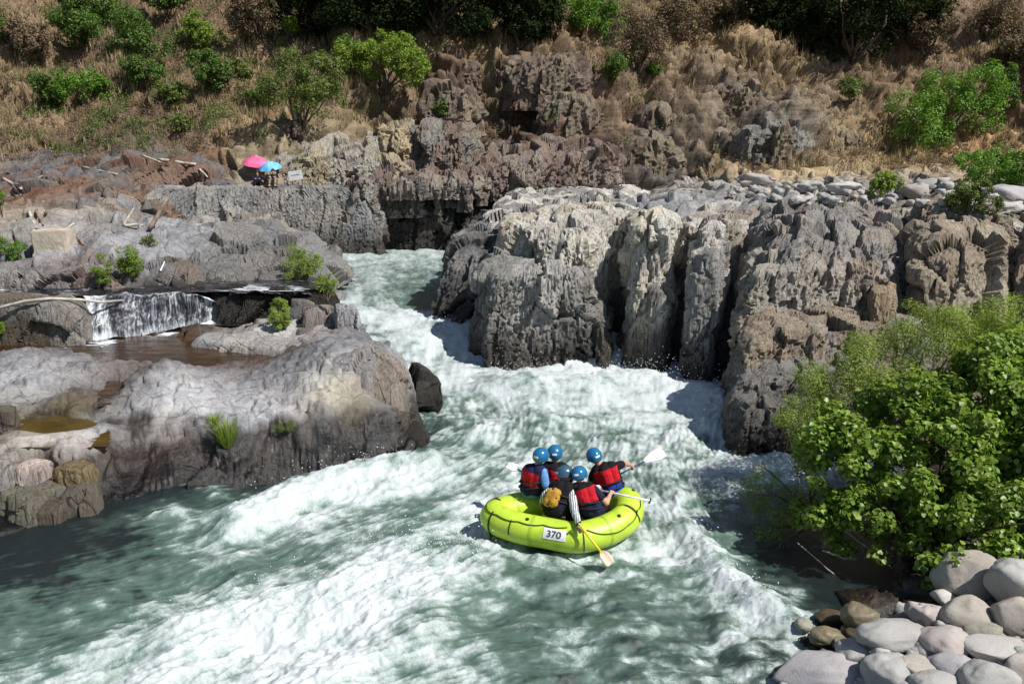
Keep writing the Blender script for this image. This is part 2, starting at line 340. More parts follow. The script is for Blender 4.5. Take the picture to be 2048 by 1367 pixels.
# ------------------------------------------------------------------ the ground sheet
def build_ground():
    us = np.linspace(-1.0, .98, 980)
    ys = [7.2]
    while ys[-1] < 130: ys.append(ys[-1]+max(.02, ys[-1]*(.0042 if ys[-1] < 22 else .0030) if ys[-1] < 46 else (.0027*ys[-1] if ys[-1] < 72 else .0165*ys[-1])))
    ys = np.array(ys)
    Y, U = np.meshgrid(ys, us, indexing='ij'); X = U*Y*1.0
    n, m = X.shape
    Z = GR_RBF(X, Y).reshape(n, m)
    P = np.stack([X, Y, Z], -1).astype(np.float32).reshape(-1, 3)
    T = TINT(P[:,0], P[:,1]); g = np.clip(T[:,3], 0, 1)
    G = P.reshape(n, m, 3); N = gnormals(G).reshape(-1, 3)
    N *= np.sign(N[:,2:3]+1e-9)
    hill = sstep(40, 44, P[:,1]); smooth = sstep(26, 22, P[:,1])
    d_rock = rockdisp(P, 1., 1, 1, 11, .1, up=N[:,2])
    # water-worn slabs: long low swells and thin layered steps
    lay = fbm(P*np.array([.9, 1.2, 1.2], np.float32), 61, 4)*.16+.035*ridged(P*np.array([1.6, 4.5, 4.], np.float32), 62, 3)
    cr, ce = worley(P*np.array([.8, 1.1, 1.], np.float32)+.3*fbm(P, 66, 2)[:,None], 64)
    lay += .10*(cr-.5)-.05*(1-sstep(0, .07, ce))
    cr, ce, tt = worley(P*np.array([2.4, 3.4, 3.], np.float32)+.2*fbm(P*2, 68, 2)[:,None], 67, True); lay += .06*tt-.03*(1-sstep(0, .05, ce))
    lowdark = sstep(.75, .2, P[:,2]-river_z(P[:,1]))
    d1 = lay*(1-lowdark)+lowdark*(d_rock*.55)
    d = smooth*d1+(1-smooth)*d_rock*.85
    hb = fbm(P*.28, 71, 3)*1.5+ridged(P*np.array([.6, .6, .6], np.float32), 72, 3)*.24+.32*fbm(P*1.6, 73, 4)
    cellv = CELL[0]; tz = P[:,2]*.95+.06*P[:,0]+.9*fbm(P*np.array([.25, .25, .6], np.float32), 78, 3); sw = tz-np.floor(tz)
    terr = 1.25*(sstep(0, .8, sw)-sstep(.88, 1, sw))-.5
    d = d*(1-hill)+hill*(hb*sstep(40, 50, P[:,1])+(1-.8*g)*(d_rock*.8+terr))
    T[:,:3] *= 1+hill[:,None]*(np.array([.25, .2, .12])-.42*(1-g)[:,None])
    tcell = (1-(1-smooth*.6)*(1-g*hill)*.5*(1-cellv*1.6))[:,None]
    for px, py, r in [(125, 862, .95), (75, 862, .8)]:
        c = PZ(px, py, .85); d *= 1-.93*np.exp(-(((P[:,0]-c[0])/r)**2+((P[:,1]-c[1])/r)**2)**2)
    P = P+N*d[:,None]
    T = np.clip(T[:,:3], .015, .8)*tcell
    wet = np.where(P[:,0] < 3, sstep(.98, .62, P[:,2]-river_z(P[:,1])+.35*fbm(P*np.array([1.2, 1.2, 1], np.float32), 3, 4))*sstep(21.5, 20.5, P[:,1]), wetmask(P))*sstep(44, 40, P[:,1])*sstep(-.2, -1, P[:,0]*0-1)
    return mesh('ground', P, gfaces(n, m), M_GROUND, attrs={'tint': T, 'wet': wet, 'grass': g*hill, 'strata': hill*(1-g)})
def ground_mat():
    t = NT('ground_surface'); p = t.pos(); st = t.mapping(p, (1, 1, .6), (0, RAD(9), RAD(20)))
    tint = t.attr('tint', True); wet = t.attr('wet'); gr = t.attr('grass')
    big = t.noise(p, .8, 5, .65); mid = t.noise(st, 3.2, 6, .65, .5); fine = t.noise(st, 15, 6, .7); spk = t.noise(p, 40, 3, .7)
    fl = t.noise(t.mapping(p, (.5, 2.2, 2.2), (0, 0, RAD(-24))), 3.5, 6, .6, .8)
    c = t.mix(t.ramp(big, .35, .68, 0, .6), tint, t.mix(1, tint, (.74, .72, .70), 'MULTIPLY'))
    c = t.mix(t.ramp(mid, .5, .72, 0, .55), c, t.mix(1, c, (.45, .43, .42), 'MULTIPLY'))
    c = t.mix(t.ramp(fl, .5, .66, 0, .5), c, t.mix(1, c, (.55, .55, .58), 'MULTIPLY'))
    c = t.mix(t.ramp(fl, .46, .3, 0, .5), c, t.mix(1, c, (1.4, 1.38, 1.33), 'MULTIPLY'))
    c = t.mix(t.ramp(fine, .5, .7, 0, .5), c, t.mix(1, c, (.42, .42, .43), 'MULTIPLY'))
    c = t.mix(t.ramp(spk, .56, .75, 0, .4), c, t.mix(1, c, (1.6, 1.5, 1.4), 'MULTIPLY'))
    och = t.ramp(t.noise(p, 1.1, 6, .7), .6, .72, 0, .25)
    c = t.mix(och, c, t.mix(1, c, (1.35, .98, .62), 'MULTIPLY'))
    cr = t.voro(t.mapping(p, (1, 1.3, .5), (0, RAD(9), RAD(20))), 1.3)
    crk = t.ramp(t.math('ADD', cr, t.math('MULTIPLY', t.math('SUBTRACT', mid, .5), .2)), .0, .03, 1, 0)
    c = t.mix(t.math('MULTIPLY', crk, .55), c, t.mix(1, c, (.3, .29, .28), 'MULTIPLY'))
    # dry litter, twigs and clods on the hillside
    lit = t.voro(t.mapping(p, (1, 1, .5), (.4, .2, .5)), 5.5, 'F1', 'Color')
    lv = t.n('ShaderNodeSeparateColor'); t.lk(lit, lv.inputs[0])
    g1 = t.noise(t.mapping(p, (1, 1, .35)), 7, 6, .75, 1.2)
    gc = t.mix(t.ramp(g1, .38, .62), t.mix(1, tint, (.38, .34, .32), 'MULTIPLY'), t.mix(1, tint, (1.35, 1.25, 1.1), 'MULTIPLY'))
    gc = t.mix(t.math('MULTIPLY', lv.outputs[0], .5), gc, t.mix(1, gc, (.5, .45, .42), 'MULTIPLY'))
    gp = t.ramp(t.noise(p, .33, 5, .65), .56, .66, 0, .5)
    gc = t.mix(gp, gc, (.10, .105, .04))
    sb = t.noise(t.mapping(p, (.22, .22, 3.4), (0, RAD(4), 0)), 1.0, 5, .65, .3)
    c = t.mix(t.math('MULTIPLY', t.ramp(sb, .42, .62, 0, .8), t.attr('strata')), c, t.mix(1, c, (.42, .38, .36), 'MULTIPLY'))
    c = t.mix(gr, c, gc)
    c = t.mix(wet, c, t.mix(1, c, (.17, .14, .115), 'MULTIPLY'))
    h = t.math('ADD', t.math('MULTIPLY', mid, .8), t.math('MULTIPLY', fine, .4)); h = t.math('ADD', h, t.math('MULTIPLY', fl, .4))
    h = t.math('ADD', h, t.math('MULTIPLY', gr, t.math('MULTIPLY', g1, 2.2)))
    nb = t.bump(h, .8, .08); nb = t.bump(spk, .3, .02, nb)
    t.bsdf(c, t.ramp(wet, 0, 1, .85, .3), t.ramp(wet, 0, 1, .2, .5), nb); return t.m
M_GROUND = ground_mat()
ground = tag(build_ground(), kind='structure')
# ------------------------------------------------------------------ rock masses: fluted, jointed blocks of layered slate
def chaikin(P, k=1):
    P = np.array(P, float)
    for _ in range(k):
        Q = np.roll(P, -1, 0); P = np.stack([P*.82+Q*.18, P*.18+Q*.82], 1).reshape(-1, 2)
    return P
def rock_mass(poly, z0, z1, tilt=(0, 0), batter=.05, dome=.12, res=.055, seed=0, amp=1., big=1., flute=1., bev=.16, tint=C_GREY, tint2=None, tgrad=None, lean=.15, over=0., wetoff=0., cell=1.1, shift=(0, 0)):
    P = chaikin(poly); 
    L = np.linalg.norm(np.roll(P, -1, 0)-P, axis=1); cum = np.concatenate([[0], np.cumsum(L)]); n = int(np.clip(cum[-1]/res, 40, 700))
    s = np.linspace(0, cum[-1], n, endpoint=False); Pc = np.vstack([P, P[:1]])
    R = np.stack([np.interp(s, cum, Pc[:,0]), np.interp(s, cum, Pc[:,1])], 1)
    c = R.mean(0); hgt = z1-z0; nr = int(np.clip(hgt/res, 10, 110)); nt = int(np.clip(np.sqrt(((R-c)**2).sum(1)).mean()/res/1.5, 8, 60))
    rings = []
    for k in range(nr+1):
        t = k/nr; e = (1-t)*hgt
        sc = 1+batter*(1-t)+over*t - .035*sstep(.9, 1, t)-bev*max(0, (t-.45)/.55)**1.7
        q = c+(R-c)*sc+np.array(shift)*t; zt = z1+(q-c)@np.array(tilt)
        z = z0+(zt-z0)*t; rings.append(np.column_stack([q, z]))
    sc0 = 1+over-.035-bev
    for k in range(1, nt+1):
        t = k/nt; sc = sc0*(1-t)+.002; q = c+(R-c)*sc+np.array(shift); zt = z1+(q-c)@np.array(tilt)+dome*(1-(1-t)**2)
        rings.append(np.column_stack([q, zt]))
    G = np.array(rings, np.float32); N = gnormals(G, True); mid = G-np.array([*c, (z0+z1)/2], np.float32)
    if (N*mid).sum(-1).mean() < 0: N = -N
    k, m, _ = G.shape; V = G.reshape(-1, 3)
    V = V+N.reshape(-1, 3)*rockdisp(V, amp, big, flute, seed, lean, cell, N.reshape(-1, 3)[:,2])[:,None]
    CELL_ = CELL[0]
    T = np.tile(np.array(tint, np.float32), (len(V), 1))
    if tint2 is not None:
        w = sstep(.35, .65, .5+1.1*fbm(V*np.array([.5, .5, .25], np.float32), seed+40, 3)+(0 if tgrad is None else ((V-V.mean(0))@np.array(tgrad, np.float32))))
        T = T*(1-w[:,None])+np.array(tint2, np.float32)*w[:,None]
    wet = wetmask(V-np.array([0, 0, wetoff], np.float32), 3, 1.9) if wetoff is not None else np.zeros(len(V))
    T = T*(.74+.5*CELL[0])[:,None]
    return V, gfaces(k, m, True), T, wet
def join_masses(name, lst, mat, **kw):
    V = []; Fc = []; T = []; W = []; o = 0
    for v, f, t, w in lst: V.append(v); Fc.append(f+o); T.append(t); W.append(w); o += len(v)
    return mesh(name, np.vstack(V), np.vstack(Fc), mat, attrs={'tint': np.vstack(T), 'wet': np.concatenate(W)}, smooth=False, **kw)
def poly(*pd): return [XD(px, D) for px, D in pd]
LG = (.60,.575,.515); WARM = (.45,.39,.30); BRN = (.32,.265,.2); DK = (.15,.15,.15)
right = [
 # far promontory with the dark side
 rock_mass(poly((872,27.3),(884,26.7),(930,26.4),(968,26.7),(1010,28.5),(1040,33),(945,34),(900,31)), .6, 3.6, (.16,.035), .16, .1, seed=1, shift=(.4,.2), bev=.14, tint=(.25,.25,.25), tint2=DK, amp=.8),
 rock_mass(poly((940,28.2),(1060,27.6),(1300,28),(1320,46),(1040,48),(985,38)), 2., 4.12, (.0,.012), .03, .15, seed=2, tint=LG, tint2=(.3,.29,.28), amp=.7),
 # lower front block
 rock_mass(poly((958,24.0),(985,23.1),(1050,23.35),(1120,23.5),(1190,23.6),(1205,26.5),(962,26.8)), -.3, 3.0, (.03,.05), .06, .1, seed=3, tint=(.43,.42,.40), tint2=(.26,.26,.24)),
 rock_mass(poly((1002,26.2),(1040,24.9),(1090,24.35),(1150,24.3),(1190,24.0),(1215,26),(1200,30),(1005,30)), .5, 4.12, (.02,.02), .05, .18, seed=4, tint=LG, tint2=(.58,.54,.44), amp=.9),
 rock_mass(poly((1100,25.2),(1190,24.7),(1215,26.0),(1300,26.4),(1310,30),(1100,30)), .3, 4.35, (.0,.01), .03, .2, seed=5, tint=(.60,.56,.45), tint2=LG, amp=.8),
 # fins
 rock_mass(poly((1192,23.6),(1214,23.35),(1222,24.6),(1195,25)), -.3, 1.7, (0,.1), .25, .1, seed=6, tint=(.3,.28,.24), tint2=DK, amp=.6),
 rock_mass(poly((1252,23.9),(1262,23.3),(1318,23.1),(1342,23.6),(1350,27.5),(1250,27.5)), -.3, 4.35, (.05,.03), .05, .2, seed=7, tint=(.64,.59,.47), tint2=LG, amp=.8),
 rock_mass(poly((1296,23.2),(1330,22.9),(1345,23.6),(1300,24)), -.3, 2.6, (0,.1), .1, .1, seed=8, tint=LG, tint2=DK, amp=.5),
 rock_mass(poly((1330,25.6),(1480,25.2),(1500,30),(1330,30)), .0, 4.1, (.04,.05), .02, .15, seed=9, tint=LG, tint2=(.34,.3,.25), amp=.8),
 rock_mass(poly((1372,22.55),(1396,22.2),(1430,22.15),(1442,22.8),(1450,25),(1376,25.2)), -.3, 3.78, (.05,.03), .04, .1, seed=10, tint=LG, tint2=(.3,.3,.3), amp=.6, big=.7),
 rock_mass(poly((1385,23.),(1430,22.9),(1448,26),(1400,26)), 1.5, 4.25, (.05,.03), .03, .15, seed=21, tint=(.33,.30,.27), tint2=LG, amp=.7),
 # right bank wall and its steps
 rock_mass(poly((1482,23.2),(1474,20.8),(1500,20.9),(1620,21.2),(1800,21.4),(1820,27),(1500,27)), -.3, 3.7, (.03,.12), .03, .15, seed=12, tint=(.36,.31,.25), tint2=(.42,.39,.34)),
 rock_mass(poly((1478,21.5),(1468,19.3),(1500,18.95),(1600,18.9),(1740,19.2),(1900,19.6),(1900,22.5),(1480,22.5)), -.3, 2.42, (.02,.02), .03, .08, seed=13, tint=(.38,.35,.32), tint2=BRN, amp=.75),
 rock_mass(poly((1480,19.6),(1474,18.35),(1520,17.95),(1600,18.0),(1700,18.2),(1740,20),(1480,20)), -.3, 1.62, (.02,.05), .03, .08, seed=14, tint=(.33,.31,.29), tint2=(.24,.23,.22), amp=.7),
 rock_mass(poly((1475,18.8),(1470,18.2),(1502,17.4),(1560,17.35),(1640,17.5),(1660,19),(1480,19)), -.5, 1.15, (0,.05), .05, .1, seed=15, tint=(.2,.2,.2), tint2=(.26,.25,.24), amp=.7),
 rock_mass(poly((1500,23),(1560,21.9),(1680,21.9),(1790,21.9),(1800,30),(1500,30)), 1.5, 4.28, (.0,.02), .12, .25, seed=16, tint=(.38,.34,.3), tint2=(.3,.29,.28)),
 rock_mass(poly((1790,22.6),(1832,21.0),(1900,20.3),(1985,20.4),(2010,21.5),(2020,27),(1800,27)), 0, 4.2, (.0,.02), .12, .25, seed=17, tint=WARM, tint2=BRN, flute=.6),
 rock_mass(poly((2035,20.4),(2070,19.6),(2200,19.2),(2400,19),(2420,27),(2040,27)), 0, 4.55, (.0,.02), .06, .2, seed=18, tint=WARM, tint2=BRN),
 rock_mass(poly((1735,20.6),(1742,20.2),(1790,20.15),(1795,21.6),(1738,21.8)), 1.6, 3.1, (0,0), .01, .05, seed=19, tint=(.40,.32,.22), amp=.3, res=.05),
 rock_mass(poly((1960,21),(2020,19.8),(2150,18.6),(2400,18),(2400,22),(1960,22)), 0, 2.7, (.0,.15), .1, .3, seed=20, tint=(.38,.34,.29), tint2=BRN, flute=.5),
 # plateau top
 rock_mass(poly((1290,28.5),(1400,27.0),(1500,26.5),(1700,25.8),(1900,25.2),(2200,24),(2500,24),(2500,36),(1900,38),(1500,46),(1250,48)), 2., 4.45, (.008,.018), .02, .15, res=.1, seed=22, tint=LG, tint2=(.33,.29,.24), amp=.7, flute=.6),
 rock_mass(poly((1530,24.5),(1600,23.4),(1700,23.6),(1720,27),(1540,27)), 2., 4.55, (.0,.02), .25, .3, seed=23, tint=(.27,.26,.25), tint2=(.33,.3,.27), flute=.7),
 rock_mass(poly((1810,25.0),(1850,24.2),(1940,24.2),(1960,27),(1820,27.5)), 2.5, 4.75, (.0,.0), .1, .2, seed=24, tint=(.33,.32,.3), tint2=BRN),
]
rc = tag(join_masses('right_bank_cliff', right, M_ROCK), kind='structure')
far = [
 rock_mass(poly((270,37.0),(330,37.8),(420,38.6),(560,39.3),(700,39.6),(760,39.7),(770,43),(260,43)), .8, 4.5, (.0,.0), .03, .05, seed=31, tint=(.25,.25,.255), tint2=(.33,.32,.3), amp=.55, lean=.25, res=.075, big=.8),
 rock_mass(poly((690,39.9),(735,39.6),(765,39.9),(775,40.6),(765,43),(690,44)), .9, 4.75, (.0,.0), -.02, .1, seed=32, tint=(.30,.28,.25), tint2=C_RED, amp=1, lean=.3, res=.075),
 rock_mass(poly((550,41.3),(620,40.9),(700,40.9),(780,41.2),(835,41.5),(840,45.5),(550,45.5)), 3., 6.15, (.0,.25), .16, .4, seed=33, tint=C_OCHRE, tint2=(.36,.34,.29), amp=1.1, lean=.35, res=.075, wetoff=None),
 rock_mass(poly((830,43.),(870,42.4),(940,42.0),(960,47),(830,47)), 3.9, 7.2, (.0,.05), .0, .3, seed=34, tint=C_RED, tint2=(.2,.19,.17), amp=1.2, lean=.2, res=.075, wetoff=None),
 rock_mass(poly((740,45.6),(900,45.2),(1100,45.2),(1400,46),(1400,50),(740,50)), .5, 6.0, (.0,.1), .0, .3, seed=35, tint=(.05,.055,.05), tint2=(.03,.03,.03), amp=1., res=.1, wetoff=None),  # back wall tinted near black: the recess shade is in its colour
 rock_mass(poly((930,42.3),(1000,41.8),(1100,42.6),(1250,44.5),(1260,49),(930,49)), 3.7, 6.1, (.02,.1), .0, .4, seed=36, tint=C_RED, tint2=(.24,.2,.17), amp=1.2, lean=.1, res=.075, wetoff=None),
 rock_mass(poly((745,40.5),(800,40.2),(860,40.5),(930,41.2),(985,41.8),(985,46.5),(745,46.5)), 3.9, 5.3, (.0,.1), -.05, .2, seed=37, tint=C_RED, tint2=(.28,.24,.2), amp=1.2, lean=.1, res=.075, wetoff=None),
 rock_mass(poly((760,42.8),(830,42.3),(842,45),(770,45.6)), 4.5, 7.3, (.1,.15), .05, .2, seed=38, tint=(.48,.38,.24), tint2=C_OCHRE, amp=.9, lean=.1, res=.075, wetoff=None),
]
rg_ = np.random.default_rng(6)
far.append(rock_mass(poly((745,41.6),(790,41.3),(860,41.3),(930,41.6),(1000,42.5),(1000,44),(745,44)), .5, 4.1, (0,0), .0, .1, seed=89, tint=(.03,.032,.03), tint2=(.02,.02,.02), amp=.8, res=.09))  # inner recess wall, cave darkness painted into its near-black tint
for i in range(9):
    px = 752+26*i; D = 40.6+rg_.uniform(-.1, .5)+.15*max(0, i-4); z0 = rg_.uniform(3.1, 3.9)
    far.append(rock_mass(poly((px-14,D),(px,D-.25),(px+16,D),(px+14,D+1.4),(px-12,D+1.4)), z0, rg_.uniform(4.3, 5.0), (0,0), -.25, .1, seed=90+i, tint=[C_RED,(.25,.21,.18),(.2,.17,.14)][i % 3], tint2=(.12,.11,.1), amp=.8, res=.075, wetoff=None))
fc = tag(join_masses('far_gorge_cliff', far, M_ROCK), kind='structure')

def soft(*a, **k):
    fr = a[0][0][1] > 26; k.setdefault('flute', .75 if fr else .35); k.setdefault('big', 1.1 if fr else .6); k.setdefault('bev', .08); k.setdefault('cell', .7); k.setdefault('amp', .7); k.setdefault('wetoff', None); k.setdefault('lean', .5)
    return rock_mass(*a, **k)
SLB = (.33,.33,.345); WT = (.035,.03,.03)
left = [
 soft(poly((590,19.6),(640,18.6),(720,18.2),(785,18.4),(812,19.2),(808,20.4),(740,21.),(620,20.8)), -.4, 1.62, (.0,.0), .28, .42, seed=53, tint=(.35,.34,.35), tint2=(.31,.27,.23), wetoff=-.6, amp=.55),
 soft(poly((690,18.2),(740,17.75),(800,17.7),(822,18.3),(800,19.2),(700,19.)), -.4, .78, (.0,.1), .2, .15, seed=54, tint=(.09,.08,.07), tint2=(.06,.05,.045), wetoff=-.6, amp=.7, flute=.7),
 soft(poly((795,18.1),(840,17.5),(862,17.6),(850,18.3),(820,18.8)), -.4, .22, (-.2,.1), .2, .1, seed=55, tint=(.05,.045,.04), wetoff=-.3, amp=.6),
 soft(poly((-420,23.4),(-40,23.35),(90,23.25),(158,23.4),(172,23.9),(176,24.9),(-420,25)), .7, 2.24, (-.0,.0), .04, .1, seed=41, tint=(.25,.24,.22), tint2=(.13,.11,.08)),
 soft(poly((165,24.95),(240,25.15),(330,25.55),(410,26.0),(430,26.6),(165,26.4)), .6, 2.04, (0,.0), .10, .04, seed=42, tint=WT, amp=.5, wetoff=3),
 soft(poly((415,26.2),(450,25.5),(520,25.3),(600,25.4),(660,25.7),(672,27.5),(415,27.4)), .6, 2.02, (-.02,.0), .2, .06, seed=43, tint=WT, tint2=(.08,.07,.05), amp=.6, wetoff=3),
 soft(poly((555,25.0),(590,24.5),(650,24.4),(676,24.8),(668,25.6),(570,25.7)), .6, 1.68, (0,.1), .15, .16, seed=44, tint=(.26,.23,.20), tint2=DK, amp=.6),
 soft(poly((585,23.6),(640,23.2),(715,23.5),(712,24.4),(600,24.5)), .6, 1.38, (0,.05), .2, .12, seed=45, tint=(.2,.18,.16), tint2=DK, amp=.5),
 soft(poly((372,23.2),(430,22.7),(540,22.1),(620,22.0),(612,23.2),(520,23.9),(400,24.0)), .6, 1.27, (0,.05), .15, .08, seed=46, tint=(.46,.45,.43), tint2=SLB, amp=.4),
 soft(poly((-420,26.6),(-60,26.5),(60,26.3),(120,26.4),(250,26.7),(285,27.4),(290,30),(-420,30)), 1.6, 2.72, (0,.05), .06, .1, seed=47, tint=(.28,.26,.25), tint2=(.2,.15,.13)),
 soft(poly((270,27.6),(330,27.2),(400,27.5),(410,30),(270,30)), 1.6, 2.75, (0,.12), .15, .1, seed=48, tint=(.23,.23,.24), tint2=(.18,.15,.13)),
 soft(poly((330,30.4),(400,29.2),(480,28.8),(570,29.2),(640,30.4),(655,33),(560,34),(340,34)), 1.5, 3.0, (-.02,.12), .30, .4, seed=49, tint=(.22,.22,.22), tint2=(.15,.15,.15), amp=.95),
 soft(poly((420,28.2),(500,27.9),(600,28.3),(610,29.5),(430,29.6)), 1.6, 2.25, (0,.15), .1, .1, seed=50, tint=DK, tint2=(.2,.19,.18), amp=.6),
 soft(poly((150,29.5),(220,29.2),(330,29.8),(330,33),(150,33)), 2., 3.2, (0,.1), .2, .3, seed=51, tint=(.24,.24,.245), tint2=(.28,.26,.23), amp=.7),
]
left += [
 rock_mass(poly((-300,33.6),(-60,33.3),(90,33.0),(230,33.2),(290,34.2),(300,37),(-300,37)), 2.8, 4.05, (0,.1), .1, .2, seed=61, tint=(.24,.24,.24), tint2=(.30,.25,.2), amp=.9, big=1., flute=.5, cell=.8, lean=.8, wetoff=None, res=.075),
 rock_mass(poly((-300,36.2),(-60,35.8),(90,35.6),(200,35.9),(300,36.6),(330,38),(330,41),(-300,41)), 3.2, 4.85, (0,.1), .12, .2, seed=62, tint=(.20,.115,.075), tint2=(.15,.13,.12), amp=1.0, big=1.1, flute=.5, cell=.8, lean=.8, wetoff=None, res=.08),
 rock_mass(poly((-100,39.4),(60,39.0),(200,38.8),(330,39.2),(450,40.2),(480,41.5),(470,43.5),(-100,43.5)), 3.8, 5.45, (.02,.1), .15, .2, seed=63, tint=(.145,.14,.145), tint2=(.18,.11,.08), amp=1.0, big=1.1, flute=.5, cell=.8, lean=.8, wetoff=None, res=.08),
 rock_mass(poly((-300,30.6),(-40,30.2),(60,30.3),(150,30.9),(180,33),(-300,33)), 2.2, 3.45, (0,.1), .2, .2, seed=64, tint=(.33,.3,.26), tint2=(.22,.22,.22), amp=.8, flute=.4, cell=.8, lean=.6, wetoff=None, res=.075),
]
lb = tag(join_masses('left_bank_rocks', left, M_ROCK), kind='structure')
sharp = [
 rock_mass(poly((808,20.4),(845,20.2),(868,21.0),(850,21.6),(805,21.6)), -.6, .78, (-.45,0), .25, .05, seed=52, bev=.3, tint=(.05,.055,.05), res=.045, amp=.7),
]
tag(join_masses('jagged_rock', sharp, M_ROCK), 'small jagged dark wet rock jutting into the white water beside the big rounded boulder', 'rock')
# ------------------------------------------------------------------ river: foam density, flow field, waves
FO = [(900,700,.95),(850,650,.8),(930,645,.9),(800,700,.8),(1000,760,.85),(1100,735,1.1),(1200,735,1.1),(1280,760,1.1),(1400,790,1.1),(1440,850,.9),(1350,850,.7),(1200,820,.65),(1100,850,.45),(950,830,.35),(880,870,.3),
 (900,930,.5),(1000,900,.45),(1150,890,.55),(1300,900,.5),(1400,950,.45),(1330,1000,.6),(1300,950,.5),(1450,1000,.4),(1530,940,.8),(870,900,.15),(840,830,.35),(700,560,.6),(800,540,.4),(820,600,.2),(850,615,.1),(700,620,.7),
 (660,530,.6),(870,570,.3),(800,560,.35),(760,640,.75),(960,690,.5),(800,950,.95),(700,965,.95),(620,1000,.95),(520,1030,.95),(470,1058,.85),(650,925,.35),(350,1030,.6),(290,1045,.3),(420,985,.1),(400,950,0),(550,960,.1),
 (440,1020,.3),(100,1120,-.5),(300,1080,-.4),(0,1090,-.6),(200,1160,-.1),(150,1060,-.6),(400,1000,-.3),(500,1100,.25),(700,1050,.25),(850,1050,.25),(600,1110,.25),(800,1110,.65),(700,1130,.55),(900,1100,.5),(950,1150,.6),(500,1185,.6),(600,1180,.75),(700,1230,1.),(500,1290,1.),(350,1300,.8),(600,1330,1.),
 (250,1340,.75),(100,1300,.25),(0,1250,.15),(50,1367,.4),(200,1230,.3),(850,1200,.75),(780,1270,.8),(920,1260,.25),(1000,1230,.1),(1050,1195,.1),(950,1300,.15),(1100,1300,.2),(760,1345,.7),(900,1350,.4),(1000,1350,.35),(1200,1350,.3),
 (1300,1250,.25),(1200,1180,.2),(1100,1140,.2),(1250,1110,.5),(1030,1110,.25),(1340,1080,.65),(1400,1120,.85),(1450,1170,.9),(1510,1215,.85),(1280,1150,.15),(1340,1190,.12),(1400,1235,.0),(1250,1230,.08),(1290,1090,.35),(1150,1240,.12),(1450,1085,.2),(1500,1150,.05),(1080,1330,.1),(1230,1290,.1),(1300,1340,.05),(1570,1240,.7),(1400,1260,.05),(1460,1290,.6),(1520,1340,.5),(1350,1330,.1),
 (1480,1130,.05),(1560,1130,-.5),(1650,1150,-.7),(1500,1060,.1),(1600,1050,-.3),(930,1060,.8),(900,1020,.6),(940,990,.55),(1380,1040,.6),(400,1140,.25),(900,980,.5),(820,1010,.4),(-200,1200,0),(-200,1400,.2),  # negative values darken the water; right-bank ones paint the bush's shadow
 (840,920,.15),(760,915,.1),(660,900,0),(1650,1300,.0),(1580,1300,.15),(-300,1060,-.5)]
_p = [PZ(px, py, 0) for px, py, f in FO]
_p = [PZ(px, py, float(river_z(p[1]))) for (px, py, f), p in zip(FO, _p)]; _p = [PZ(px, py, float(river_z(p[1]))) for (px, py, f), p in zip(FO, _p)]
FOAM = RBF([(p[0], p[1]) for p in _p], [f[2] for f in FO], .12, .01)
FL = [(750,520,755,570),(820,590,860,650),(900,670,970,740),(700,600,760,660),(1000,770,1080,800),(850,800,860,870),(1100,760,1130,860),(1400,800,1330,900),(1250,820,1220,900),(1000,900,930,960),(1100,960,1000,1030),(900,1100,780,1150),
 (700,1150,560,1210),(400,1200,200,1260),(800,950,640,985),(600,1000,450,1060),(300,1090,100,1140),(1400,900,1390,990),(1360,1050,1410,1160),(1500,1210,1570,1260),(1200,1200,1150,1290),(1300,1180,1290,1280),(1000,1300,800,1350),(1400,1300,1440,1380),(0,1300,-200,1330),
 (1600,1100,1650,1200),(500,1330,350,1400),(1250,1000,1290,1060)]
fp = []; fv = []
for a, b, c, d in FL:
    z = 0.; p = PZ(a, b, z); z = float(river_z(p[1])); p = PZ(a, b, z); q = PZ(c, d, z); v = np.array(q[:2])-p[:2]; v /= np.linalg.norm(v); fp.append(p[:2]); fv.append(v)
FLOW = RBF(fp, fv, .5, .05)
def proj_line(pts):
    out = []
    for px, py in pts:
        p = PZ(px, py, 0); p = PZ(px, py, float(river_z(p[1]))); out.append(p[:2])
    return np.array(out)
def ridge_h(X, Y, line, w, h, asym=0.):
    """smooth wave crest along a polyline"""
    best = np.full(len(X), 1e9); 
    for a, b in zip(line[:-1], line[1:]):
        d = b-a; t = np.clip(((X-a[0])*d[0]+(Y-a[1])*d[1])/(d@d), 0, 1)
        best = np.minimum(best, (X-a[0]-t*d[0])**2+(Y-a[1]-t*d[1])**2)
    return h*np.exp(-best/(w*w))
WAVES = [([(470,1050),(600,985),(720,945),(850,930)], .42, .34), ([(1000,745),(1100,722),(1200,728),(1300,745),(1430,800),(1460,850)], .8, .34), ([(700,1130),(850,1105),(950,1120)], .5, .18),
         ([(350,1290),(550,1220),(750,1190),(880,1180)], .6, .22), ([(760,650),(850,640),(950,625)], .6, .16), ([(1370,1060),(1440,1150),(1560,1235)], .3, .22), ([(840,900),(1000,860),(1150,840)], .5, .12),
         ([(600,1370),(750,1300),(880,1250)], .5, .15), ([(280,1045),(360,1025)], .3, .14), ([(1500,930),(1560,935)], .35, .2), ([(1430,1230),(1500,1330)], .25, .1)]
DIPS = [([(950,1230),(1050,1200),(1120,1210)], .45, -.14), ([(420,1010),(500,960),(650,930)], .45, -.12), ([(800,600),(870,605)], .8, -.1), ([(1380,1200),(1440,1270)], .4, -.1)]
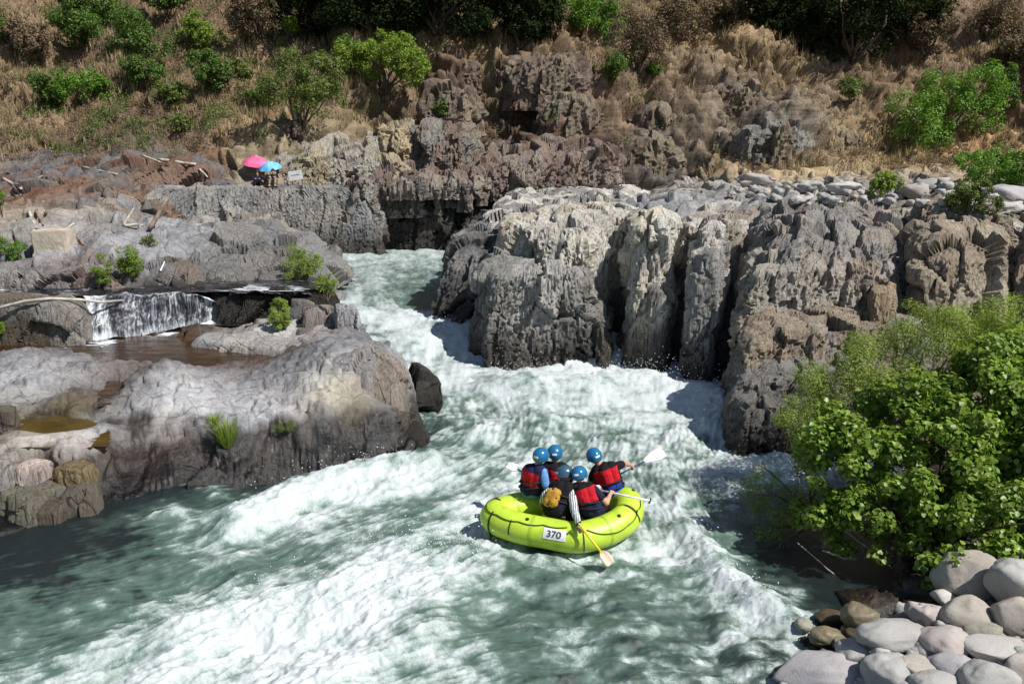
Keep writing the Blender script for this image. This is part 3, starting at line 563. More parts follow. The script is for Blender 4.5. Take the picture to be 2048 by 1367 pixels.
def river_mat():
    t = NT('river_water'); p = t.pos(); fm = t.attr('foam'); dk = t.attr('shade'); fu = t.attr('flowuv', True)
    n1 = t.noise(t.mapping(p, (1, 1, 1)), 9, 6, .7, .6); n2 = t.noise(p, 34, 6, .82); n3 = t.ramp(t.voro(t.mapping(p, (1, 1, .6)), 16), .0, .09, 1, 0)
    a = t.math('ADD', fm, t.math('MULTIPLY', t.math('SUBTRACT', n1, .5), .7)); a = t.math('ADD', a, t.math('MULTIPLY', t.math('SUBTRACT', n2, .5), .45))
    a = t.math('ADD', a, t.math('MULTIPLY', t.math('MULTIPLY', n3, t.ramp(fm, .05, .5)), .22))
    al = t.ramp(a, .24, 1.08)
    deep = t.mix(t.math('MULTIPLY', dk, t.ramp(fm, -.55, .1)), (.013, .02, .021), (.085, .135, .113))
    green = t.mix(t.ramp(fm, .0, .85), deep, (.235, .325, .28))
    green = t.mix(t.ramp(n1, .35, .7, 0, .5), green, t.mix(1, green, (.6, .68, .66), 'MULTIPLY'))
    c = t.mix(al, green, (.53, .575, .585))
    rough = t.ramp(al, 0, .6, .12, .7)
    h = t.math('ADD', t.math('MULTIPLY', n1, 1.), t.math('MULTIPLY', n2, .45))
    nb = t.bump(h, .38, .07); nb = t.bump(t.noise(p, 70, 3, .7), .2, .015, nb)
    t.bsdf(c, rough, t.ramp(al, 0, 1, .5, .2), nb)
    t.b.inputs['Subsurface Weight'].default_value = 0
    return t.m
def build_river():
    us = np.linspace(-1.0, .92, 1150); ys = [6.6]
    while ys[-1] < 46: ys.append(ys[-1]+max(.012, .0000+ys[-1]**2*.00019))
    ys = np.array(ys); Y, U = np.meshgrid(ys, us, indexing='ij'); X = U*Y
    n, m = X.shape; x = X.ravel(); y = Y.ravel(); z = river_z(y)
    # coarse evaluation of the smooth fields then bilinear
    cy = np.linspace(0, n-1, 150); cx = np.linspace(0, m-1, 200)
    def coarse(fn):
        yy = np.interp(cy, np.arange(n), ys); uu = np.interp(cx, np.arange(m), us); A, B = np.meshgrid(yy, uu, indexing='ij')
        v = fn((A*B).ravel(), A.ravel()); v = v.reshape(150, 200, -1)
        iy = np.linspace(0, 149, n); ix = np.linspace(0, 199, m); j = np.clip(iy.astype(int), 0, 148); i = np.clip(ix.astype(int), 0, 198)
        b = (iy-j)[:,None,None]; a = (ix-i)[None,:,None]
        o = v[j][:,i]*(1-a)*(1-b)+v[j][:,i+1]*a*(1-b)+v[j+1][:,i]*(1-a)*b+v[j+1][:,i+1]*a*b
        return o.reshape(n*m, -1)
    fd = coarse(FOAM)[:,0]; fl = coarse(FLOW); fl /= np.linalg.norm(fl, axis=1, keepdims=True)+1e-9
    gz_ = gheight(x, y)
    act = (gz_ < z+.35)
    idx = np.nonzero(act)[0]
    xa = x[idx]; ya = y[idx]
    flg = fl.reshape(n, m, 2)
    def flow_at(px, py):
        j = np.clip(np.searchsorted(ys, py), 0, n-1); i = np.clip(((px/py-us[0])/(us[1]-us[0])).astype(int), 0, m-1)
        return flg[j, i]
    # line-integral noise: streaks follow the current
    def streak(freq, length, steps, seed, wob=.0):
        acc = np.zeros(len(idx), np.float32)
        for sgn in (1, -1):
            qx = xa.copy(); qy = ya.copy()
            for s in range(steps):
                if s or sgn > 0: acc += perlin(np.stack([qx*freq, qy*freq, np.full(len(qx), seed*7.3)], 1), seed)
                v = flow_at(qx, qy); qx = qx+sgn*v[:,0]*length/steps; qy = qy+sgn*v[:,1]*length/steps
        return acc/(2*steps-1)
    s1 = streak(1.7, .9, 5, 1); s2 = streak(5., .35, 5, 2); s3 = streak(12., .16, 4, 3)
    for s in (s1, s2, s3): s /= s.std()+1e-6
    Pz = np.stack([xa, ya, np.zeros(len(xa))], 1)
    clump = fbm(Pz*1.1, 44, 3); clump /= clump.std()
    turb = fbm(Pz*np.array([3.5, 3.5, 1]), 45, 4); turb /= turb.std()
    f = fd[idx]
    kc = 1-.85*sstep(.45, .8, f)*sstep(18, 20, ya); ks = 1-.97*sstep(-.5, .7, xa)*sstep(14.2, 12.8, ya); s1 = s1*kc*ks; s2 = s2*kc*ks; s3 = s3*kc*ks
    t2_ = fbm(Pz*np.array([1.9, 3.2, 1]), 47, 5, .6); t2_ /= t2_.std(); turb = turb+(1-kc*ks)*.9*t2_; clump = clump+(1-ks)*.5*t2_
    far = sstep(30, 25, ya)*.55+.45
    rr_ = np.sqrt(((xa-.88)/1.42)**2+((ya-13.66)/.86)**2); ring = np.exp(-((rr_-1.02)/.16)**2)
    foam = f+.38*ring+far*(.07*s1+.07*s2+.07*s3+.11*clump+.11*turb)
    # heights
    h = np.zeros(len(idx))
    for l, w, hh in WAVES+DIPS: h += ridge_h(xa, ya, proj_line(l), w, hh)
    amp = .35+.65*sstep(.1, .7, f)
    calm = sstep(-.25, .25, f)
    h += calm*(.055*fbm(Pz*.8, 46, 2)*2+.05*(1-ks)*fbm(Pz*np.array([1.6, 3., 1]), 48, 4)*2+.045*s1*.8*amp+.016*s2*amp)
    bil = -np.abs(perlin(Pz*2.4, 51))-.5*np.abs(perlin(Pz*5.3, 52))-.25*np.abs(perlin(Pz*11, 53))
    h += sstep(.35, .9, foam)*(bil+.35)*.10+.10*sstep(.75, 1.05, f)*fbm(Pz*np.array([1.7, 2.6, 1]), 57, 4)
    h += .012*s3*amp+.07*ring*(.5+fbm(Pz*3, 58, 3))
    Z = z.copy(); Z[idx] += h
    F_ = np.zeros(n*m); F_[idx] = foam
    dep = np.clip((z-gz_)/.9, 0, 1)  # water depth, stored as the shade attribute; shallows are drawn darker
    V = np.stack([x, y, Z], 1)
    # drop faces buried deep in the banks
    fc_ = gfaces(n, m); kp = act[fc_].any(1); fc_ = fc_[kp]
    used = np.unique(fc_); remap = np.full(n*m, -1); remap[used] = np.arange(len(used))
    ob = mesh('river', V[used], remap[fc_], M_RIVER, attrs={'foam': F_[used], 'shade': dep[used]})
    return ob, (xa, ya, Z[idx], foam)
M_RIVER = river_mat()
river, RV = build_river(); tag(river, kind='structure')
def water_at(x, y):
    d = (RV[0]-x)**2+(RV[1]-y)**2; return float(RV[2][np.argmin(d)])
# flying droplets above the breaking crests
def build_spray():
    rng = np.random.default_rng(4); xa, ya, za, fm = RV
    out = []
    for line, w, hh in [WAVES[0], WAVES[1], WAVES[3], WAVES[5], WAVES[4], WAVES[2]]:
        L = proj_line(line); k = 110 if line is WAVES[0][0] else (320 if w > .35 else 130)
        if line is WAVES[1][0]: k = 1100
        t = rng.random(k)*(len(L)-1); i = t.astype(int); a = (t-i)[:,None]; P = L[i]*(1-a)+L[i+1]*a+rng.normal(0, w*.5, (k, 2))
        zb = river_z(P[:,1])+hh*.7; z = zb+np.abs(rng.normal(0, .16 if line is not WAVES[1][0] else .26, k)); out.append(np.column_stack([P, z]))
    C = np.vstack(out); n = len(C); r = rng.uniform(.004, .011, n)*(1+.012*C[:,1])
    o = np.array([[1,0,0],[-1,0,0],[0,1,0],[0,-1,0],[0,0,1],[0,0,-1]], float)
    f = np.array([[0,2,4],[2,1,4],[1,3,4],[3,0,4],[2,0,5],[1,2,5],[3,1,5],[0,3,5]])
    V = (C[:,None]+o[None]*r[:,None,None]*rng.uniform(.6, 1.5, (n, 1, 3))).reshape(-1, 3); Fc = (f[None]+6*np.arange(n)[:,None,None]).reshape(-1, 3)
    t = NT('spray_drops'); t.bsdf((.85, .88, .9), .4, .5)
    return mesh('spray', V, Fc, t.m)
tag(build_spray(), 'white spray flying off the breaking wave crests', 'spray', kind='stuff')
# ------------------------------------------------------------------ side stream: upper run, fall, pools
def stream_mat(name, deep, foamc=(.75,.78,.82), thr=(.56,.7), sc=(1,3,1), rot=0, scale=2.2, rough=.08, bumpd=.03, alpha=None):
    t = NT(name); p = t.pos(); q = t.mapping(p, sc, (0, 0, rot))
    n = t.noise(q, scale, 6, .65, .8); n2 = t.noise(q, scale*5, 4, .65)
    a = t.math('ADD', n, t.math('MULTIPLY', t.math('SUBTRACT', n2, .5), .3)); a = t.math('ADD', a, t.attr('foam'))
    al = t.ramp(a, *thr)
    deepc = t.mix(t.ramp(t.noise(p, 1.2, 4), .35, .65), deep, tuple(v*1.9 for v in deep))
    c = t.mix(al, deepc, foamc); nb = t.bump(t.math('ADD', n, t.math('MULTIPLY', n2, .3)), .5, bumpd)
    t.bsdf(c, t.ramp(al, 0, .5, rough, .6), .5, nb); return t.m
def sheet(name, pts, z, mat, res=.07, foampts=(), disp=.02, kind='structure'):
    """flat water polygon with ripples; pts are photo points on level z (or (px,py,z))"""
    P = np.array([PZ(px, py, z)[:2] for px, py in pts]); x0, y0 = P.min(0); x1, y1 = P.max(0)
    xs = np.arange(x0, x1+res, res); ys = np.arange(y0, y1+res, res); X, Y = np.meshgrid(xs, ys); n, m = X.shape
    ins = np.zeros(X.shape, bool); j = len(P)-1
    for i in range(len(P)):
        a, b = P[i], P[j]
        c = ((a[1] > Y) != (b[1] > Y)) & (X < (b[0]-a[0])*(Y-a[1])/(b[1]-a[1]+1e-12)+a[0]); ins ^= c; j = i
    V = np.stack([X, Y, np.full(X.shape, z)], -1).reshape(-1, 3).astype(np.float32)
    V[:,2] += disp*fbm(V*np.array([1.2, 4, 1]), 5, 4)
    fo = np.zeros(len(V))
    for px, py, r, s in foampts:
        c = PZ(px, py, z); fo += s*np.exp(-(((V[:,0]-c[0])/r)**2+((V[:,1]-c[1])/(r*1.3))**2))
    f = gfaces(n, m); f = f[ins.ravel()[f].any(1)]; used = np.unique(f); rm = np.full(len(V), -1); rm[used] = np.arange(len(used))
    return tag(mesh(name, V[used], rm[f], mat, attrs={'foam': fo[used]}), kind=kind)
M_DARKW = stream_mat('dark_stream_water', (.008, .009, .015), thr=(.6, .74), sc=(.8, 4, 1), rough=.06)
M_BROWNW = stream_mat('brown_pool_water', (.028, .014, .005), thr=(.70, .82), sc=(.9, 3, 1), rough=.05)
M_STILL = stream_mat('still_pool_water', (.05, .032, .006), thr=(.95, 1.2), rough=.04, bumpd=.004)
sheet('upper_stream', [(-300,556),(60,556),(300,552),(560,548),(650,556),(660,572),(600,582),(520,582),(400,584),(300,587),(180,592),(-300,592)], 2.12, M_DARKW, foampts=[(20,575,.5,.22),(490,575,.5,.2),(560,582,.7,.3),(150,583,.4,.1)])
sheet('brown_pool', [(-300,672),(160,676),(300,668),(420,652),(470,660),(600,700),(575,745),(520,775),(400,765),(300,755),(255,790),(205,812),(200,790),(240,735),(150,705),(0,702),(-300,710)], 1.05, M_BROWNW, foampts=[(210,686,.45,.3),(330,668,.45,.28),(120,697,.35,.2),(470,752,.5,.22)])
sheet('mid_stream', [(400,648),(460,628),(560,620),(600,640),(560,655),(480,652)], 1.22, M_DARKW, foampts=[(430,640,.6,.35)])
sheet('rock_pool', [(30,825),(215,823),(215,892),(30,895)], .88, M_STILL, disp=.0)
def build_fall(crest, foot, fk=1.):
    nu, nv = 260, 60; A = np.array([PD(*c) for c in crest]); B = np.array([PZ(*c) for c in foot]); u = np.linspace(0, 5, nu)
    a = np.stack([np.interp(u, range(6), A[:,k]) for k in range(3)], 1); b = np.stack([np.interp(u, range(6), B[:,k]) for k in range(3)], 1)
    v = np.linspace(0, 1, nv)[:,None,None]; hz = v**.55; G = a[None]*(1-hz)+b[None]*hz; G[...,2] = (a[None]*(1-v**1.25)+b[None]*v**1.25)[...,2]
    G[...,1] -= .16; G[...,2] += .04
    if fk < 1: G[...,2] += .05
    V = G.reshape(-1, 3).astype(np.float32); V[:,1] += .16*fbm(V*np.array([2.2, 1, 1.4]), 8, 4); V[:,2] += .10*fbm(V*np.array([1.6, 0, 0]), 9, 3)
    uu = np.tile(u, nv)/5; vv = np.repeat(np.linspace(0, 1, nv), nu)
    fo = .22*np.exp(-((uu-.03)/.035)**2)+.16*np.exp(-((uu-.14)/.05)**2)+.26*sstep(.8, .92, uu)+.16*sstep(.75, 1, vv)+.08*sstep(.12, 0, vv)-.1*np.exp(-((uu-.22)/.04)**2)
    if fk < 1: fo = .0*fo+.04*np.sin(uu*9)
    t = NT('falling_water'); p = t.pos(); q = t.mapping(p, (1, .4, .09))
    n = t.math('ADD', t.noise(q, 11, 7, .75, 1.1), t.attr('foam')); w = t.ramp(n, .46, .78)
    c = t.mix(w, (.02, .02, .026), (.55, .59, .64)); t.bsdf(c, t.ramp(w, 0, 1, .1, .6), .5, t.bump(n, .5, .05))
    return tag(mesh('waterfall', V, gfaces(nv, nu), t.m, attrs={'foam': fo}), kind='structure')
build_fall([(172,592,24.95),(220,590,25.1),(280,588,25.3),(340,586,25.6),(385,588,25.85),(420,600,25.9)], [(186,682,1.0),(235,678,1.0),(300,669,1.02),(350,660,1.03),(415,650,1.05),(478,640,1.1)])
build_fall([(470,590,25.4),(500,588,25.35),(530,588,25.35),(560,589,25.4),(590,590,25.5),(630,592,25.7)], [(455,636,1.22),(480,636,1.22),(510,634,1.22),(540,632,1.25),(565,630,1.28),(600,624,1.35)], .5)
# ------------------------------------------------------------------ placing on the finished surfaces
bpy.context.view_layer.update(); DG = bpy.context.evaluated_depsgraph_get()
def surf(px, py, skip=('spray',)):
    d = Vector(ray(px, py)).normalized(); o = Vector((0, 0, CAMH))
    ok, loc, nor, idx, ob, mt = S.ray_cast(DG, o, d)
    if ok: return loc.copy(), nor.copy()
    return hit(px, py), Vector((0, 0, 1))
def drop(x, y, z0=60):
    ok, loc, nor, idx, ob, mt = S.ray_cast(DG, Vector((x, y, z0)), Vector((0, 0, -1)))
    return (loc.copy(), nor.copy()) if ok else (Vector((x, y, float(gheight(x, y)))), Vector((0, 0, 1)))
def leaf_mat(name, col, col2, rough=.55, transl=.3, spec=.35):
    t = NT(name); v = t.attr('lv'); c = t.mix(v, col, col2)
    t.bsdf(c, rough, spec); tr = t.n('ShaderNodeBsdfTranslucent'); t.inp(tr.inputs[0], t.mix(1, c, (1.5, 1.6, .7), 'MULTIPLY'))
    ms = t.n('ShaderNodeMixShader'); ms.inputs[0].default_value = transl; t.lk(t.b.outputs[0], ms.inputs[1]); t.lk(tr.outputs[0], ms.inputs[2]); t.lk(ms.outputs[0], t.out.inputs['Surface'])
    return t.m
M_LEAF = {
 'vivid': leaf_mat('vivid_leaves', (.07, .15, .02), (.20, .36, .045)),
 'bright': leaf_mat('bright_leaves', (.09, .15, .02), (.30, .40, .06)),
 'mid': leaf_mat('mid_green_leaves', (.05, .10, .02), (.15, .24, .045)),
 'broad': leaf_mat('broad_glossy_leaves', (.055, .11, .014), (.33, .46, .07), .42, .35, .45),
 'dark': leaf_mat('shade_dark_leaves', (.010, .018, .006), (.035, .055, .014), .8, .1, .08),  # near-black green puts the crowns' own shade into the leaf colour
 'olive': leaf_mat('olive_leaves', (.08, .11, .028), (.20, .25, .06)),
 'grey': leaf_mat('grey_green_leaves', (.10, .11, .07), (.2, .21, .13)),
 'willow': leaf_mat('willow_leaves', (.14, .20, .04), (.34, .42, .09), transl=.35),
 'dry': leaf_mat('dry_scrub_leaves', (.10, .075, .05), (.27, .20, .13), .8, .1, .1),
 'straw': leaf_mat('straw_blades', (.20, .155, .10), (.46, .36, .22), .8, .2, .1),
}
M_BARK = plain('bark', (.13, .10, .075), .9, .1, .3, 6)
M_PALEBARK = plain('pale_bark', (.42, .38, .33), .85, .15, .2, 8)
def leaf_cloud(C, Rr, n, size, rng, aspect=.6, droop=.25, shell=.55, broad=False, outward=None):
    """C (k,3) clump centres, Rr (k,) radii: n leaves as bent diamonds or broad six-sided leaves"""
    k = rng.choice(len(C), n, p=Rr**2/np.sum(Rr**2)); d = rng.normal(size=(n, 3)); d /= np.linalg.norm(d, axis=1, keepdims=True)
    r = Rr[k]*(shell+(1-shell)*rng.random(n)**.5)*rng.uniform(.75, 1.12, n); P = C[k]+d*r[:,None]*np.array([1, 1, .85])
    nrm = d*.7+np.array([0, 0, .55])+rng.normal(0, .42, (n, 3)); nrm /= np.linalg.norm(nrm, axis=1, keepdims=True)
    t = rng.normal(size=(n, 3)); t[:,2] -= droop; t -= (t*nrm).sum(1)[:,None]*nrm; t /= np.linalg.norm(t, axis=1, keepdims=True)+1e-9
    b = np.cross(nrm, t); s = size*rng.uniform(.6, 1.25, n)[:,None]
    lv = np.clip(rng.random(n)*.75+.25*np.clip(d[:,2], 0, 1)*rng.random(n), 0, 1)
    if broad:
        V = np.stack([P, P+t*s*.22+b*s*.42*aspect*1.3+nrm*s*.07, P+t*s*.72+b*s*.30*aspect*1.3+nrm*s*.05, P+t*s*1.05-nrm*s*.08, P+t*s*.72-b*s*.30*aspect*1.3+nrm*s*.05, P+t*s*.22-b*s*.42*aspect*1.3+nrm*s*.07], 1)
        F = np.array([[0,1,2,3],[0,3,4,5]])[None]+6*np.arange(n)[:,None,None]
        return V.reshape(-1, 3), F.reshape(-1, 4), np.repeat(lv, 6)
    V = np.stack([P, P+t*s*.5+b*s*.5*aspect, P+t*s-nrm*s*.12, P+t*s*.5-b*s*.5*aspect], 1)
    F = np.arange(4)[None]+4*np.arange(n)[:,None]
    return V.reshape(-1, 3), F, np.repeat(lv, 4)
def tube(pts, radii, sides=6):
    P = np.array(pts, float); n = len(P); T = np.gradient(P, axis=0); T /= np.linalg.norm(T, axis=1, keepdims=True)+1e-9
    ref = np.array([.31, .2, .93]); V = []
    for i in range(n):
        a = np.cross(T[i], ref); a /= np.linalg.norm(a)+1e-9; b = np.cross(T[i], a)
        for k in range(sides):
            th = 2*math.pi*k/sides; V.append(P[i]+radii[i]*(math.cos(th)*a+math.sin(th)*b))
    F = [tuple(f) for f in gfaces(n, sides, True)]+[tuple(range(sides))[::-1], tuple(range((n-1)*sides, n*sides))]
    return V, F
def join_vf(L):
    V = []; F = []
    for v, f in L:
        o = len(V); V += [tuple(x) for x in v]; F += [tuple(i+o for i in q) for q in f]
    return V, F
def wobble(a, b, n, amp, rng):
    a = np.array(a, float); b = np.array(b, float); t = np.linspace(0, 1, n)[:,None]
    w = rng.normal(0, amp, (n, 3)); w[0] = 0; w[-1] = 0
    return a*(1-t)+b*t+np.cumsum(w, 0)*.5*np.sin(t*math.pi)
def shrub(name, cat, label, px, py, wpx, hpx, leaf, n, seed, size=None, lobes=7, group=None, trunk=None, depth=.9, flat=0., bark=None, sink=.1, aspect=.6, loc=None, spiky=False):
    """px,py: photo point of its foot; wpx,hpx its spread there"""
    rng = np.random.default_rng(seed); loc = loc or surf(px, py)[0]; d = math.sqrt(loc.x**2+loc.y**2+(loc.z-CAMH)**2); m = d/FPX*.97
    w = wpx*m/2*1.22; h = hpx*m*1.15; n = int(n*2.6); lobes = int(lobes*max(1, wpx/hpx*.9)); size = size or max(.05, d*.0026)
    e = empty(name, tuple(loc), 0, label, cat, group)
    base = h*(trunk or 0)
    cz = base+(h-base)*.45; C = []; Rr = []
    for k in range(lobes):
        a = rng.uniform(0, 2*math.pi); rr = math.sqrt(rng.random())*.6; z = rng.uniform(-.6, .6)*(1-.4*rr)
        C.append((math.cos(a)*rr*w, math.sin(a)*rr*w*depth, cz+z*(h-base)*.55)); Rr.append(rng.uniform(.36, .55)*min(w, (h-base)*.62)*(1-.25*abs(z)))
    sub = []; sr = []
    for c, r in zip(C, Rr):
        for j in range(14):
            dd = rng.normal(size=3); dd /= np.linalg.norm(dd); p = np.array(c)+dd*r*.85
            if p[2] > -sink: sub.append(p); sr.append(r*rng.uniform(.25, .45))
    sub = np.array(sub); sr = np.array(sr)
    V, F, lv = leaf_cloud(sub, sr, n, size, rng, aspect=aspect)
    mesh('crown' if trunk else 'foliage', V, F, M_LEAF[leaf], parent=e, attrs={'lv': lv})
    L = []
    if trunk:
        top = (rng.normal(0, .1*w), 0, base+.5*(h-base)); L.append(tube(wobble((0, 0, -.3), top, 8, .05*h, rng), np.linspace(.045*h, .015*h, 8)))
    for c in C:
        L.append(tube(wobble((rng.normal(0, .05*w), rng.normal(0, .05*w), base*.8-.1), c, 6, .04*h, rng), np.linspace(.018*h, .004*h, 6), 5))
    v, f = join_vf(L); mesh('trunk' if trunk else 'stems', v, f, bark or M_BARK, parent=e)
    return e
G_H = 'green bushes on the hillside'
HB = [
 (600,262,150,140,'olive',5200,'feathery olive-green bush standing just above the two beach umbrellas'),
 (768,196,185,115,'bright',6500,'rounded bright green tree with dark shade under it, left of the rock outcrops'),
 (700,140,70,60,'mid',1500,'small green bush just left of the rounded bright tree on the slope'),
 (168,112,110,120,'mid',4200,'tall dark green bush at the top left of the slope'),
 (285,118,110,85,'mid',3300,'dark green bush right of the tall bush at the top left'),
 (232,62,100,60,'mid',2200,'green bush at the top edge behind the two dark bushes at the top left'),
 (425,178,100,80,'mid',2800,'green bush on the gully side at upper left'),
 (480,160,60,40,'olive',1000,'small yellow-green bush at the right end of the gully bushes'),
 (400,95,90,60,'bright',1800,'loose light green bush above the gully'),
 (295,178,80,60,'mid',1700,'green bush hanging in the middle of the upper left slope'),
 (165,205,120,55,'vivid',2600,'low elongated green bush on the left edge of the grassy slope'),
 (85,215,90,55,'mid',1600,'low yellow-green bush at the far left of the grassy slope'),
 (570,108,50,70,'bright',1100,'narrow light green sapling beside the dark trees'),
 (360,262,50,30,'olive',700,'tiny olive bush at the foot of the gully'),
 (640,145,60,40,'olive',800,'small olive bush between the feathery bush and the bright tree'),
 (350,215,70,45,'olive',1200,'olive bush low in the gully, above the long bleached log'),
 (520,205,50,35,'mid',900,'small green bush left of the feathery olive-green bush'),
 (330,40,90,60,'mid',2000,'green bush at the top edge between the dark bushes and the gully'),
 (20,90,60,50,'olive',900,'olive bush at the very left edge of the top slope'),
 (1880,282,205,140,'vivid',6500,'large bright yellow-green bush on the right side of the slope'),
 (1995,372,210,74,'vivid',5200,'low bright green bush right above the cobble strip at the right edge'),
 (1765,402,65,52,'willow',1800,'small yellow-green shrub growing among the upper cobbles'),
 (1935,425,100,62,'olive',2400,'soft green shrub left of the big pale boulder on the plateau'),
 (1222,168,85,55,'mid',1500,'green bush right of the brown outcrop'),
 (1262,130,35,55,'bright',700,'narrow lit green bush in front of the dark scrub'),
 (1305,156,40,30,'mid',600,'tiny green bush below the dark scrub'),
 (1165,68,165,75,'vivid',4800,'vivid green bush at the top middle of the photo'),
 (970,72,95,75,'grey',2200,'pale grey-green bush in front of the dark trees'),
 (1075,66,50,30,'olive',500,'small olive bush between the grey bush and the vivid bush'),
 (885,232,60,30,'mid',700,'little green plant on the brown rock under the outcrop'),
 (2010,215,60,70,'mid',1300,'dark green bush right of the large yellow-green bush'),
 (1700,205,60,45,'olive',800,'olive scrub bush under the dark shade trees'),
]
for i, (px, py, w, h, lf, n, lab) in enumerate(HB):
    if py-h < 0: pass
    shrub('bush' if 'tree' not in lab.split(',')[0].split(' with')[0] else 'small_tree', 'tree' if 'rounded bright green tree' in lab else 'bush', lab, px, py, w, h, lf, n, 100+i, group=None if px > 1800 and 'large' in lab else G_H,
          trunk=.10 if i == 1 else None, lobes=8 if w > 100 else 5)
LBS = [
 (238,562,95,62,'bright',2600,'bright green shrub on the bank above the dark side stream'),
 (600,556,105,60,'willow',2400,'feathery pale green shrub at the end of the side stream'),
 (655,598,50,50,'willow',900,'small feathery shrub hanging over the river edge'),
 (566,652,62,58,'willow',1900,'yellow-green shrub in front of the small boulder below the stream'),
 (18,520,70,52,'vivid',1500,'bright green shrub left of the concrete block'),
 (4,430,36,48,'vivid',800,'little vivid bush at the left edge above the concrete block'),
 (4,672,20,26,'bright',350,'tiny green plant at the left edge by the ledge'),
 (300,492,30,22,'olive',350,'tiny olive plant in the rocks right of the concrete block'),
 (568,862,52,18,'olive',700,'low yellowish moss cushion on the lower left rock'),
]
for i, (px, py, w, h, lf, n, lab) in enumerate(LBS):
    shrub('shrub', 'shrub', lab, px, py, w, h, lf, n, 200+i, lobes=5, size=.07 if py < 800 else .03, aspect=.35)
# dark shade trees along the top edge: crowns overhang the frame
DT = [(650,70,170,230,'dark shade tree at the left end of the dark row, above the feathery bush'),(760,78,190,260,'dark shade tree standing behind the rounded bright tree'),(880,66,170,250,'dark shade tree left of the pale grey-green bush'),
      (1040,96,110,260,'dark tree between the pale grey-green bush and the vivid bush'),(1600,95,150,240,'dark shade tree at the left of the right-hand dark clump'),(1700,118,190,270,'large dark tree in the middle of the right-hand dark clump'),(1800,85,130,230,'dark tree at the right end of the right-hand dark clump')]
for i, (px, py, w, h, lab) in enumerate(DT):
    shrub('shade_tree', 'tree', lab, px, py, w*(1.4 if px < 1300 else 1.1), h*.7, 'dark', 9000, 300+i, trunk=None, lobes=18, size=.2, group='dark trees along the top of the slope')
DS = [(1275,150,110,115,'dark brown scrub thicket right of the vivid bush'),(1370,75,110,80,'brown scrub thicket at the top between the dark clumps'),(1850,110,90,120,'brown dry thicket right of the dark clump'),(1990,90,110,90,'brown dry thicket at the top right corner'),
      (60,120,100,60,'dry grey-brown scrub at the far left top'),(140,60,40,90,'reddish dry bush left of the tall dark bush'),(520,75,110,80,'dry brown thicket left of the dark trees'),(1450,60,70,60,'dry scrub bush beside the straw patch at the top'),
      (1110,80,70,70,'dry brown scrub below the vivid bush'),(2020,150,70,60,'dry scrub on the right edge above the dark green bush')]
for i, (px, py, w, h, lab) in enumerate(DS):
    shrub('dry_scrub', 'dry bush', lab, px, py, w, h, 'dry', 2600, 340+i, lobes=9, group='dry thickets on the slope')
# ------------------------------------------------------------------ uncountable cover on the hillside
def cover():
    me = ground.data; n = len(me.vertices); co = np.empty(n*3, np.float32); me.vertices.foreach_get('co', co); co = co.reshape(-1, 3)
    g = np.empty(n, np.float32); me.attributes['grass'].data.foreach_get('value', g)
    rng = np.random.default_rng(9)
    vis = (np.abs(co[:,0]/co[:,1]) < .66) & (co[:,1] < 75) & (co[:,1] > 41)
    pn = fbm(co*.35, 81, 3)
    # straw
    w = np.where(vis & (g > .25), g*(.25+sstep(-.1, .35, pn)), 0); k = rng.choice(n, 22000, p=w/w.sum())
    P = co[k]+rng.normal(0, .12, (len(k), 3))*np.array([1, 1, .1]); B = 6; P = np.repeat(P, B, 0); m = len(P)
    a = rng.uniform(0, 2*math.pi, m); h = rng.uniform(.10, .34, m)*(1+1.2*np.repeat(pn[k] > .3, B)); ln = rng.uniform(.1, .6, m)*h; wd = rng.uniform(.02, .05, m)
    sx = np.cos(a+1.57)*wd; sy = np.sin(a+1.57)*wd; b0 = P-np.array([0, 0, .08])
    V = np.stack([b0+np.stack([sx, sy, 0*sx], 1), b0-np.stack([sx, sy, 0*sx], 1), P+np.stack([np.cos(a)*ln, np.sin(a)*ln, h], 1)], 1).reshape(-1, 3)
    lv = np.repeat(rng.random(m), 3)
    tag(mesh('dry_grass', V, np.arange(3*m).reshape(-1, 3), M_LEAF['straw'], attrs={'lv': lv}), 'straw-coloured dry grass covering the hillside', 'grass', kind='stuff')
    # low dead scrub
    w = np.where(vis, (.4+g)*(.2+sstep(.15, -.3, pn)), 0); k = rng.choice(n, 11000, p=w/w.sum()); C = co[k].astype(float)+np.array([0, 0, .12]); Rr = rng.uniform(.15, .45, len(k))
    V, F, lv = leaf_cloud(C, Rr, 270000, .12, rng, aspect=.28, droop=-.8, shell=.3)
    tag(mesh('dead_brush', V, F, M_LEAF['dry'], attrs={'lv': lv}), 'low dead twiggy brush scattered over the hillside', 'brush', kind='stuff')
    w = np.where(vis & (co[:,0] < 8), g*sstep(.05, .3, fbm(co*.5, 83, 3)), 0); k = rng.choice(n, 2600, p=w/w.sum()); C = co[k].astype(float)+np.array([0, 0, .15]); Rr = rng.uniform(.2, .5, len(k))
    V, F, lv = leaf_cloud(C, Rr, 100000, .12, rng, aspect=.5)
    tag(mesh('low_green_cover', V, F, M_LEAF['mid'], attrs={'lv': lv}), 'low green undergrowth scattered over the left hillside', 'undergrowth', kind='stuff')
cover()
